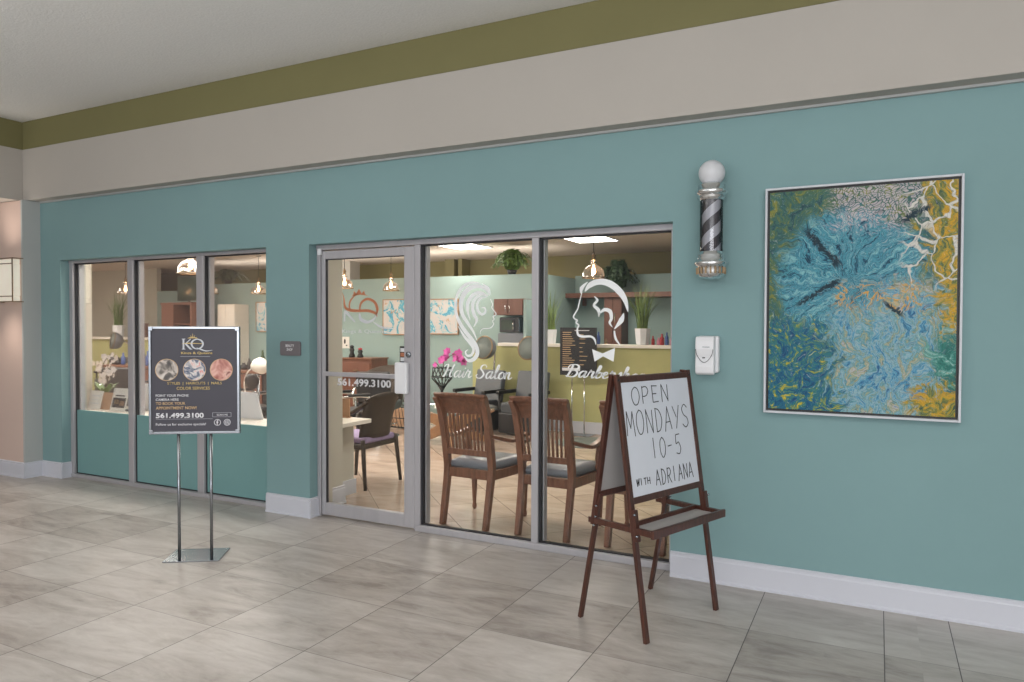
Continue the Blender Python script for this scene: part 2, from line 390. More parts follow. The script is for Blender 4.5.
SCR = {  # brush script: width, strokes (x-height .5, capitals 1, descender -.4)
 'H': (.95, [[(.05, .72), (.15, .9), (.35, .92), (.30, .5), (.15, .05), (.02, .05)], [(.85, .98), (.72, .6), (.62, .2), (.68, .0), (.82, .08)], [(.18, .42), (.5, .52), (.8, .5)]]),
 'S': (.8, [[(.75, .8), (.62, .98), (.38, .92), (.32, .7), (.5, .5), (.62, .28), (.45, .03), (.18, .02), (.05, .18), (.14, .28)]]),
 'B': (.9, [[(.38, .95), (.3, .5), (.15, .03), (.05, .1)], [(.08, .7), (.2, .95), (.6, 1.0), (.8, .82), (.65, .6), (.38, .52)], [(.38, .52), (.68, .5), (.78, .28), (.6, .03), (.3, .0), (.2, .1)]]),
 'a': (.62, [[(.42, .44), (.28, .5), (.10, .36), (.05, .14), (.14, .0), (.28, .08), (.42, .40)], [(.48, .52), (.42, .3), (.40, .08), (.48, .0), (.64, .14)]]),
 'i': (.3, [[(.0, .12), (.15, .48), (.1, .12), (.18, .0), (.32, .12)], [(.2, .68), (.23, .74)]]),
 'r': (.5, [[(.0, .14), (.14, .60), (.18, .48), (.36, .48), (.30, .15), (.38, .0), (.54, .14)]]),
 'l': (.35, [[(.0, .12), (.25, .6), (.32, .95), (.22, .98), (.12, .5), (.12, .1), (.22, .0), (.38, .12)]]),
 'o': (.5, [[(.3, .5), (.1, .35), (.08, .08), (.25, .0), (.42, .15), (.4, .42), (.26, .5)], [(.38, .42), (.55, .4)]]),
 'n': (.6, [[(.0, .35), (.1, .5), (.04, .0)], [(.06, .2), (.25, .48), (.36, .44), (.32, .12), (.42, .0), (.6, .14)]]),
 'b': (.5, [[(.0, .12), (.25, .65), (.3, .95), (.2, .98), (.1, .5), (.1, .08), (.25, .0), (.42, .2), (.36, .46), (.16, .38)], [(.38, .44), (.55, .42)]]),
 'e': (.45, [[(.02, .2), (.3, .34), (.28, .5), (.12, .42), (.06, .15), (.18, .0), (.48, .14)]]),
 's': (.42, [[(.0, .12), (.25, .55), (.3, .3), (.28, .05), (.12, .0), (.04, .08)], [(.28, .06), (.46, .14)]]),
 'h': (.6, [[(.0, .12), (.25, .65), (.3, .95), (.2, .98), (.12, .5), (.04, .0)], [(.06, .2), (.28, .48), (.38, .42), (.34, .12), (.44, .0), (.6, .12)]]),
 'p': (.55, [[(.02, .12), (.16, .52), (.08, .0), (.0, -.4)], [(.1, .3), (.3, .5), (.44, .34), (.36, .04), (.14, .04)], [(.4, .12), (.56, .2)]]),
 ' ': (.35, []),
}
def script_text(string, fmap, h, y, slant=.22, wmax=.13, wmin=.045):
    """brush lettering with thick down strokes; fmap maps (fraction of width, height) to x,z"""
    tot = sum(SCR[c][0] for c in string); mb = MB(); x = 0
    for c in string:
        wd, st = SCR[c]
        for s in st:
            pts, _ = smooth_path([(x+p[0]+slant*p[1], p[1]) for p in s], 1, 5)
            W = []
            for i in range(len(pts)):
                a = pts[max(i-1, 0)]; b = pts[min(i+1, len(pts)-1)]; dx, dy = b[0]-a[0], b[1]-a[1]; l = math.hypot(dx, dy) or 1
                k = abs(dy/l) if dy < 0 else abs(dy/l)*.25
                W.append((wmin+(wmax-wmin)*k)*h)
            mb.ribbon([fmap(p[0]/tot, p[1]) for p in pts], W, y, sub=1)
        x += wd
    return mb

# ============================================================ THE SETTING
WY = 4.285      # teal wall face
FY = 4.37       # front of the aluminium frames
GY = 4.405      # glass
SILL = .66
XR = 4.6        # right end of the modelled wall
ZH = 2.122      # head of the openings
WX0, WX1 = -7.08, -4.38      # window opening
DX0, DX1 = -3.93, -1.10      # storefront opening

MB().box(-12, 7, -9, 4.43, -.1, 0).build('floor', M['floor'], kind='structure')
MB().box(-19, -.2, 4.43, 14.4, -.1, 0).build('floor', M['floor_in'], kind='structure')

wall = MB(); inner = MB()
wall.box(-7.40, WX0, WY, WY+.135, 0, 2.75); wall.box(WX1, DX0, WY, WY+.135, 0, 2.75); wall.box(DX1, XR, WY, WY+.135, 0, 2.75)
wall.box(WX0, WX1, WY, WY+.135, ZH, 2.75); wall.box(DX0, DX1, WY, WY+.135, ZH, 2.75)
inner.box(-7.31, WX0,WY+.135, WY+.262, 0, 2.75); inner.box(WX1, DX0,WY+.135, WY+.262, 0, 2.75); inner.box(DX1, XR,WY+.135, WY+.262, 0, 2.75)
inner.box(WX0, WX1,WY+.135, WY+.262, ZH, 2.75); inner.box(DX0, DX1,WY+.135, WY+.262, ZH, 2.75)
inner.build('wall_back_inner', M['beige_in'], kind='structure')
wall.build('wall_back', M['teal'], kind='structure')
# beam over the shop front, olive band and lobby ceiling
MB().box(-7.47, XR+2, 4.165, 4.6, 2.705, 3.20).build('trim_1', M['cream'], kind='structure', bevel=.004)
MB().box(-7.47, XR+2, 4.17, 4.6, 3.202, 3.468).build('trim_2', M['olive'], kind='structure')
MB().box(-7.75, -7.472, -9, 4.6, 2.705, 3.20).build('trim_3', M['cream'], kind='structure')
MB().box(-7.75, -7.475, -9, 4.6, 3.202, 3.468).build('trim_4', M['olive'], kind='structure')
MB().box(-7.75, 7, -9, 4.6, 3.47, 3.7).build('ceiling', M['ceil'], kind='structure')
# shallow lip between beam and teal wall
MB().box(-7.38, XR, 4.262, 4.284, 2.69, 2.704).build('trim_5', M['grey_paint'], kind='structure')
# corridor to the left
MB().box(-12, -7.76, 4.12, 4.5, 0, 2.83).box(-7.76, -7.42, 4.12, 4.5, 0, 2.70).build('wall_left', M['pink'], kind='structure')
MB().box(-7.418, -7.395, 4.115, 4.5, 0, 2.704).build('trim_6', M['grey_paint'], kind='structure')
MB().box(-12, -7.76, -9, 4.6, 2.84, 2.95).build('ceiling', M['cream'], kind='structure')
MB().box(7, 7.2, -9, 4.6, 0, 3.6).build('wall_right', M['cream'], kind='structure')
MB().box(-12.2, -12, -9, 4.6, 0, 2.9).build('wall_far_left', M['pink'], kind='structure')

def baseboard(name, segs):
    mb = MB()
    for (x0, y0, x1, y1) in segs:
        d = Vector((x1-x0, y1-y0, 0)); L = d.length; a = math.atan2(d.y, d.x)
        mx = Matrix.Translation((x0, y0, 0)) @ Matrix.Rotation(a, 4, 'Z')
        prof = [(0, 0), (-.022, 0), (-.022, .012), (-.015, .02), (-.014, .125), (-.010, .132), (-.010, .146), (0, .152)]
        vs = [mx @ Vector((0, p[0], p[1])) for p in prof]+[mx @ Vector((L, p[0], p[1])) for p in prof]
        n = len(prof); mb.add(vs, [tuple(range(n)), tuple(range(n, 2*n))[::-1]]+[(i, i+n, (i+1) % n+n, (i+1) % n) for i in range(n)])
    return mb.build(name, M['trim'], kind='structure')
baseboard('baseboard_right', [(DX1+.002, WY, XR, WY)])
baseboard('baseboard_pillar', [(WX1+.0, WY, DX0+.02, WY), (DX0, WY-.02, DX0, FY)])
baseboard('baseboard_left', [(-7.395, WY, WX0+.02, WY), (WX0, WY-.02, WX0, FY), (-7.395, 4.10, -7.395, WY)])
baseboard('baseboard_far_left', [(-12, 4.12, -7.38, 4.12)])

# -------- window_1: the three-bay window on the left
wn = struct('window_1', (WX0, FY, 0))
def fr(mb, x0, x1, z0, z1, d0=0, d1=.06): mb.box(x0-WX0, x1-WX0, d0, d1, z0, z1); return mb
V = [(-7.08, -7.028), (-6.208, -6.135), (-5.290, -5.207), (-4.44, -4.38)]
f = MB()
for a, b in V: fr(f, a, b, 0.03, 2.11)
fr(f, WX0, WX1, 2.095, ZH, -.005, .07); fr(f, WX0, WX1, 0, .035, -.01, .07)
f.build('frame', M['alu'], wn, bevel=.004)
for i in range(3):
    x0, x1 = V[i][1], V[i+1][0]
    fr(MB(), x0, x0+.026, .035, 2.095, .052, .10).build('inner_frame', M['alu'], wn)
    k = MB(); fr(k, x0, x0+.010, .035, 2.095, .022, .05); fr(k, x0, x1, 2.085, 2.095, .022, .05); fr(k, x0, x1, .035, .045, .022, .05)
    k.build('gasket', M['alu_dark'], wn)
    fr(MB(), x0+.010, x1, .045, SILL, .028, .05).build('lower_panel', M['teal_panel'], wn)
    fr(MB(), x0+.010, x1, SILL, 2.085, .034, .040).build('pane', M['glass'], wn)
# display ledge behind the panes
MB().box(-7.05, -4.4, 4.425, 4.80, .60, .655).build('trim_7', M['white_laminate'], kind='structure', bevel=.004)
MB().box(-7.05, -4.4, 4.44, 4.50, 0, .60).build('trim_8', M['beige_in'], kind='structure')

# -------- window_2: two fixed panes right of the door
w2 = struct('window_2', (DX0, FY, 0))
def f2(mb, x0, x1, z0, z1, d0=0, d1=.06): mb.box(x0-DX0, x1-DX0, d0, d1, z0, z1); return mb
f = MB()
f2(f, -3.93, -3.895, 0, 2.10); f2(f, -3.012, -2.962, 0, 2.10); f2(f, -2.068, -2.018, .0, 2.10); f2(f, -1.13, DX1, 0, 2.10)
f2(f, DX0, DX1, 2.083, ZH, -.008, .07); f2(f, -3.0, DX1, 0, .045, -.012, .07)
f.build('frame', M['alu'], w2, bevel=.004)
for x0, x1 in ((-2.962, -2.068), (-2.018, -1.13)):
    f2(MB(), x0, x0+.024, .045, 2.083, .052, .10).build('inner_frame', M['alu'], w2)
    k = MB(); f2(k, x0, x0+.014, .045, 2.083, .015, .05); f2(k, x0, x1, 2.073, 2.083, .015, .05); f2(k, x0, x1, .045, .052, .015, .05)
    k.build('gasket', M['alu_dark'], w2)
    f2(MB(), x0+.014, x1, .052, 2.073, .032, .038).build('pane', M['glass'], w2)
# -------- door_1
d1 = struct('door_1', (-3.89, FY, 0))
def fd(mb, x0, x1, z0, z1, a=.005, b=.05): mb.box(x0+3.89, x1+3.89, a, b, z0, z1); return mb
f = MB(); fd(f, -3.888, -3.850, .012, 2.075); fd(f, -3.105, -3.016, .012, 2.075)
fd(f, -3.85, -3.105, 2.012, 2.075); fd(f, -3.85, -3.105, .012, .108)
f.build('door_frame', M['alu'], d1, bevel=.005)
f = MB(); fd(f, -3.85, -3.842, .108, 2.012, .012, .03); fd(f, -3.85, -3.105, 2.006, 2.012, .012, .03); f.build('gasket', M['alu_dark'], d1)
fd(MB(), -3.842, -3.105, .108, 2.006, .022, .028).build('pane', M['glass'], d1)
fd(MB(), -3.85, -3.15, 1.105, 1.140, -.028, -.008).build('push_bar', M['alu'], d1, bevel=.005)
fd(MB(), -3.165, -3.055, .998, 1.228, -.035, .004).build('handle_plate', M['white'], d1, bevel=.012)
mx = Matrix.Translation((-3.062+3.89, .004, 1.285)) @ Matrix.Rotation(math.radians(90), 4, 'X')
MB().lathe([(.022, 0), (.022, .008), (.014, .012), (.0001, .013)], mx=mx, n=20).build('lock_cylinder', M['steel'], d1)
fd(MB(), -3.908, -3.875, 2.045, 2.095, -.018, .004).build('hinge', M['white'], d1, bevel=.003)
for i, (z, mm) in enumerate(((1.31, 'print_white'), (1.265, 'orange'), (1.225, 'print_white'), (1.19, 'blue'))):
    pass
st = fd(MB(), -3.16, -3.108, 1.20, 1.345, .030, .032).build('sticker', M['black'], d1)
for z, mm in ((1.318, 'print_white'), (1.283, 'orange'), (1.248, 'print_white'), (1.215, 'blue')):
    fd(MB(), -3.153, -3.110, z-.014, z+.014, .0285, .0298).build('sticker_panel', M[mm], st).location = (0, 0, 0)

# -------- salon shell
MB().box(-19, -.2, 4.55, 14.4, 2.75, 2.85).build('ceiling', M['ceil_in'], kind='structure')
YB = 12.0
MB().box(-19, -.2, YB, YB+.1, 0, 2.75).build('wall_salon_back', M['olive_in'], kind='structure')
MB().box(-1.0, -.9, 4.55, YB, 0, 2.75).build('wall_salon_right', M['teal_in'], kind='structure')
MB().box(-18.2, -18.1, 4.55, YB, 0, 2.75).build('wall_salon_left', M['beige_in'], kind='structure')
MB().box(-19, -7.31, 4.55, 4.65, 0, 2.75).build('wall_salon_front', M['beige_in'], kind='structure')
MB().box(-7.31, -7.10, 4.545, 4.608, 0, 2.75).build('wall_window_pier', M['beige_in'], kind='structure')
MB().box(-4.38, -4.02, 4.55, 4.78, 0, 2.75).build('wall_door_pier', M['beige_in'], kind='structure')
baseboard('baseboard_salon', [(-4.02, 4.55, -4.02, 4.80)])
# partition with the paintings, its return and the recessed wall to the right
MB().box(-12.2, -4.54, 9.9, 10.02, 0, 2.285).build('wall_partition', M['teal_in'], kind='structure')
MB().box(-4.66, -4.54, 10.02, 11.4, 0, 2.285).build('wall_partition_return', M['teal_in'], kind='structure')
MB().box(-4.54, -1.0, 11.3, 11.42, 0, 2.33).build('wall_recess', M['teal_in'], kind='structure')
xl = at(157, 300, 1, 10.8)[0]
MB().box(-18.1, xl, 10.8, 10.9, 0, 2.75).build('wall_partition_left', M['beige_in'], kind='structure')
MB().box(xl, -12.2, 10.8, 10.9, 0, 2.24).build('wall_partition_far', M['teal_in'], kind='structure')
xn = at(523.4, 320, 1, 9.55)[0]
MB().box(xn, xn+.05, 9.55, 9.9, 1.246, 1.885).build('wall_niche_side', M['teal_in'], kind='structure')
# half walls with white caps
MB().box(-5.45, -1.0, 9.45, 9.58, 0, 1.20).build('wall_counter', M['lime'], kind='structure')
MB().box(-4.99, -1.0, 9.38, 9.62, 1.20, 1.245).build('trim_9', M['white_laminate'], kind='structure', bevel=.004)
MB().box(-5.45, -1.0, 9.43, 9.45, 0, .16).build('baseboard_counter', M['trim'], kind='structure')
MB().box(-15.4, -12.2, 9.45, 9.58, 0, 1.20).build('wall_counter_left', M['lime'], kind='structure')
MB().box(-15.4, -12.2, 9.38, 9.62, 1.20, 1.245).build('trim_10', M['white_laminate'], kind='structure', bevel=.004)
# olive columns against the salon's back wall
for a, b in ((445, 454), (458, 462)):
    x0, x1 = at(a, 260, 1, 11.7)[0], at(b, 260, 1, 11.7)[0]
    MB().box(x0, x1, 11.7, 12, 0, 2.75).build('trim_11', M['olive_in'], kind='structure')
x0, x1 = at(336, 260, 1, 11.2)[0], at(350, 260, 1, 11.2)[0]
MB().box(x0, x1, 11.2, 11.5, 0, 2.75).build('trim_12', M['cream'], kind='structure')

# ceiling light panels
def light_panel(x, y, label, first=[]):
    if first: dup(first[0], (x, y, 2.748), label=label); return
    t = thing('ceiling_light_panel', label, 'ceiling light', (x, y, 2.748), group='salon ceiling light panels')
    MB().box(-.30, .30, -.60, .60, -.012, 0).build('diffuser', M['panel_glow'], t)
    g = MB()
    for k in (-.315, .30): g.box(k, k+.015, -.615, .615, -.02, 0)
    for k in (-.615, .60): g.box(-.3, .3, k, k+.015, -.02, 0)
    for k in range(-2, 3): g.box(-.3, .3, k*.2-.003, k*.2+.003, -.016, -.012)
    g.box(-.003, .003, -.6, .6, -.016, -.012)
    g.build('frame', M['white'], t); first.append(t)
p1 = at(475.5, 247.6, 2, 2.75); p2 = at(598.5, 240.6, 2, 2.75)
LP = [((p1.x, p1.y-.6), 'glowing ceiling light panel seen above the long haired woman emblem'),
      ((p2.x, p2.y-.6), 'glowing ceiling light panel above the pendant lamp by the barber emblem')]
for x in (-16, -13.2, -10.3, -7.7): LP.append(((x, 7.6), 'ceiling light panel in the far left part of the salon'))
for x in (-5.9, -2.6): LP.append(((x, 5.9), 'added unseen ceiling light panel just inside the shop front glass'))  # extra panels added out of view to light the salon
for (x, y), lb in LP: light_panel(x, y, lb)

# ============================================================ THE LOBBY'S THINGS
def frame_rect(mb, x0, x1, z0, z1, w_, y0, y1):
    mb.box(x0, x0+w_, y0, y1, z0, z1); mb.box(x1-w_, x1, y0, y1, z0, z1)
    mb.box(x0+w_, x1-w_, y0, y1, z0, z0+w_); mb.box(x0+w_, x1-w_, y0, y1, z1-w_, z1); return mb

# ---- poster sign on a twin-rod stand
ps = thing('poster_sign_stand', 'dark grey hair salon poster in a chrome frame on a twin rod floor stand', 'sign', (-3.842, 3.157, 0), math.radians(33.28))
b = MB(); b.box(-.20, .145, -.012, .25, 0, .008); b.build('base_plate', M['steel'], ps, bevel=.002)
for x in (-.098, .098):
    MB().tube([(x, 0, .008), (x, 0, .83)], .0095, 12).build('rod', M['frame_chrome'], ps)
X0, X1, Z0, Z1 = -.272, .278, .812, 1.489
sg = frame_rect(MB(), X0, X1, Z0, Z1, .017, -.014, .014)
for x in (X0, X1-.028):
    for z in (Z0, Z1-.028): sg.box(x, x+.028, -.0165, .0165, z, z+.028)
sg.build('sign_frame', M['frame_chrome'], ps, bevel=.003)
po = MB().box(X0+.015, X1-.015, -.006, .006, Z0+.015, Z1-.015).build('poster', M['slate'], ps)
def PX(cx): return X0+(cx-45)/(491-45)*(X1-X0)      # poster detail measured on an enlargement
def PZ(cz): return Z1-(cz-75)/(607-75)*(Z1-Z0)
yy = -.0072
def lettering(s, x0, x1, z0, z1, m, bold=0.0, par=None, nm='lettering'): return text(nm, s, PX(x0), PX(x1), PZ(z1), PZ(z0), yy, m, par or po, bold, .0006)
lettering('STYLES  |  HAIRCUTS  |  NAILS', 135, 402, 349, 366, M['gold'], .01)
lettering('COLOR SERVICES', 180, 343, 373, 388, M['gold'], .01)
lettering('POINT YOUR PHONE', 78, 238, 410, 422, M['print_white'], .01)
lettering('CAMERA HERE', 78, 190, 430, 442, M['print_white'], .01)
lettering('TO BOOK YOUR', 78, 222, 448, 462, M['tan_print'], .02)
lettering('APPOINTMENT NOW!', 78, 277, 470, 485, M['tan_print'], .02)
lettering('561.499.3100', 78, 312, 502, 528, M['print_white'], .035)
lettering('Follow us for exclusive specials!', 78, 322, 552, 568, M['print_white'], 0)
lettering('Kings & Queens', 203, 356, 200, 215, M['gold'], .02)
MB().box(PX(200), PX(345), -.0075, -.006, PZ(224), PZ(223)).build('rule', M['silver'], po)
MB().box(PX(78), PX(355), -.0075, -.006, PZ(533), PZ(532)).build('rule', M['silver'], po)
lg = MB()
def pr(mb, pts, wd, y=yy): mb.ribbon([(PX(a), PZ(c)) for a, c in pts], [k/532*(Z1-Z0) for k in (wd if isinstance(wd, list) else [wd]*len(pts))], y)
pr(lg, [(215, 137), (215, 187)], 8); pr(lg, [(207, 137), (224, 137)], 3); pr(lg, [(207, 187), (224, 187)], 3)
pr(lg, [(222, 163), (250, 137)], 4); pr(lg, [(225, 160), (250, 187)], 8); pr(lg, [(246, 187), (258, 187)], 3)
lg.build('emblem', M['silver'], po)
lg = MB()
pr(lg, [(281, 137), (262, 145), (254, 160), (262, 178), (282, 186), (303, 177), (310, 160), (301, 144), (281, 137)], [4, 7, 9, 7, 4, 7, 9, 7, 4])
pr(lg, [(278, 180), (300, 188), (325, 196), (356, 192)], [2, 6, 5, 1]); lg.build('emblem', M['silver'], po)
lg = MB(); pr(lg, [(207, 160), (240, 158), (310, 160)], [2, 5, 2])
for a, c in ((241, 128), (250, 118), (260, 110), (270, 118), (280, 128)): pr(lg, [(a*.6+104, 134), (a, c)], [4, 1])
pr(lg, [(236, 134), (260, 128), (284, 134)], [2, 4, 2]); lg.build('emblem', M['gold'], po)
def picture_mat(name, cols, scale, seed):
    t = NT(name); v, x, y, z = t.xyz()
    n = t.noise(t.node('ShaderNodeMapping', {0: v, 1: (seed, seed, 0)}).outputs[0], scale, 2, .5, 1.2)
    k = len(cols); t.l.new(t.ramp(n, [(.3+.4*i/(k-1), srgb(*c)) for i, c in enumerate(cols)]), t.b.inputs['Base Color'])
    t.b.inputs['Roughness'].default_value = .5; return t.m
pics = [picture_mat('grey_photo_print', [(70, 66, 66), (104, 98, 92), (190, 180, 172), (214, 208, 200)], 16, 3),
        picture_mat('red_photo_print', [(210, 90, 84), (220, 214, 210), (60, 80, 110), (196, 190, 190)], 18, 8),
        picture_mat('pink_photo_print', [(150, 84, 74), (196, 140, 128), (220, 178, 164), (130, 72, 66)], 15, 5)]
for i, cx in enumerate((133, 268, 400)):
    r = 54/446*(X1-X0)
    q = MB().disc(PX(cx), PZ(289), r, r, -.0078, -.006, 32).build('round_photo', pics[i], po)
    MB().ribbon([(PX(cx)+(r+.001)*math.cos(a*math.pi/12), PZ(289)+(r+.001)*math.sin(a*math.pi/12)) for a in range(25)], .003, -.0085).build('photo_rim', M['tan_print'], po)
for cx in (379, 427):
    q = MB(); r = .019
    q.ribbon([(PX(cx)+r*math.cos(a*math.pi/8), PZ(551)+r*math.sin(a*math.pi/8)) for a in range(17)], .003, yy)
    if cx == 379: pr(q, [(383, 541), (378, 544), (378, 562)], 4); pr(q, [(373, 550), (384, 550)], 3)
    else:
        pr(q, [(420, 544), (434, 544), (434, 558), (420, 558), (420, 543)], 2)
        q.ribbon([(PX(427)+.004*math.cos(a*math.pi/4), PZ(551)+.004*math.sin(a*math.pi/4)) for a in range(9)], .002, yy)
    q.build('social_icon', M['print_white'], po)
frame_rect(MB(), PX(355), PX(447), PZ(524), PZ(502), .0012, -.0075, -.006).build('rule', M['silver'], po)
lettering('SCAN ME', 376, 430, 509, 518, M['print_white'], 0)

# ---- whiteboard easel
FLp, FRp = Vector((-.9633, 3.3132, 0)), Vector((-.755, 3.867, 0)); BLp, BRp = Vector((-1.3627, 3.451, 0)), Vector((-1.0995, 4.0147, 0))
cen = (FLp+FRp+BLp+BRp)/4; ang = math.atan2(.5538, .2083)
es = thing('easel', 'dark cherry wood folding easel with whiteboard and chalk tray, lettered by hand', 'easel', cen, ang)
HT = 1.25; hx = .30
def fy_(z): return -.205+.19*z/HT      # front frame plane
def by_(z): return .205-.19*z/HT
for x in (-hx, hx):
    MB().sweep([(x, fy_(0), 0), (x, fy_(1.262), 1.262)], (.030, .020)).build('front_post', M['cherry'], es, bevel=.003)
    MB().sweep([(x, by_(.50), .50), (x, by_(1.262), 1.262)], (.030, .022)).build('rear_post', M['cherry'], es, bevel=.003)
    s_ = -1 if x > 0 else 1
    MB().sweep([(x+s_*.004, by_(0)+.012, 0), (x+s_*.004, by_(.66)-.016, .66)], (.026, .020)).build('rear_leg', M['cherry'], es, bevel=.003)
    MB().sweep([(x, fy_(.47)-.018, .47), (x, fy_(.62)-.018, .62)], (.028, .016)).build('tray_bracket', M['cherry'], es, bevel=.002)
    MB().box(x-.012, x+.012, -.235, by_(.53)+(.03 if x < 0 else .055), .508, .536).build('side_arm', M['cherry'], es, bevel=.002)
    for z, y in ((.60, by_(.60)-.016), (.545, by_(.545)-.02), (.50, by_(.50)-.016), (.60, fy_(.6)-.028), (.50, fy_(.50)-.028)):
        mx = Matrix.Translation((x-s_*.016, y, z)) @ Matrix.Rotation(math.radians(90), 4, 'Y')
        MB().lathe([(.005, -.006), (.0062, .0), (.005, .006)], mx=mx, n=12).build('bolt', M['steel'], es)
    g = MB(); g.tube([(x, .0-.03, 1.235), (x, .03, 1.235)], .006, 10); g.build('hinge_pin', M['dark_steel'], es)
def rail(y0f, z, hgt, nm, off=0): 
    MB().sweep([(-hx, y0f(z)+off, z), (hx, y0f(z)+off, z)], (hgt, .018), side=(0, (y0f(1)-y0f(0)), 1)).build(nm, M['cherry'], es, bevel=.003)
rail(fy_, 1.235, .030, 'top_rail'); rail(fy_, .655, .032, 'bottom_rail')
rail(by_, 1.235, .030, 'top_rail'); rail(by_, .655, .032, 'bottom_rail')
tl = math.atan2(.19, HT)
def panel(y0f, sgn, nm, m):
    mx = Matrix.Translation((0, y0f(.945), .945)) @ Matrix.Rotation(-sgn*tl, 4, 'X')
    return MB().box(-hx+.012, hx-.012, -.004, .004, -.285, .285, mx).build(nm, m, es)
panel(fy_, 1, 'whiteboard', M['whiteboard']); panel(by_, -1, 'rear_board', M['board_back'])
# tray reaching forward between the arms
t_ = MB(); t_.box(-hx+.012, hx-.012, -.232, -.085, .510, .517); t_.build('tray_panel', M['board_back'], es)
t_ = MB(); t_.box(-hx-.012, hx+.012, -.250, -.232, .502, .542); t_.build('tray_front_lip', M['cherry'], es, bevel=.003)
t_ = MB(); t_.box(-hx+.012, hx-.012, -.085, -.070, .508, .538); t_.build('tray_rear_bar', M['cherry'], es, bevel=.002)
# hand lettering, drawn on the tilted board
def board_words(words):
    for s, s0, s1, t0a, t1a, wid in words:
        mb = MB(); n = len(s); cw = (s1-s0)/n
        for i, ch in enumerate(s):
            x0 = s0+i*cw; gw = cw*(.82 if ch not in '1I-' else .6)
            for st in MARK[ch]:
                jit = random.uniform(-.008, .008)
                pts = [(-hx+.015+(2*hx-.03)*(x0+p[0]*gw), .285-.57*(t1a+(t0a-t1a)*p[1]+jit)) for p in st]
                mb.ribbon(pts, wid, -.0052, .0006)
        o = mb.build('hand_lettering', M['ink'], es)
        o.matrix_local = Matrix.Translation((0, fy_(.945), .945)) @ Matrix.Rotation(-tl, 4, 'X')
board_words([('OPEN', .13, .70, .06, .215, .0048), ('MONDAYS', .02, .97, .265, .475, .0048), ('10-5', .33, .80, .52, .70, .0048),
             ('WITH', .07, .27, .845, .905, .0048), ('ADRIANA', .34, .93, .80, .935, .0048)])

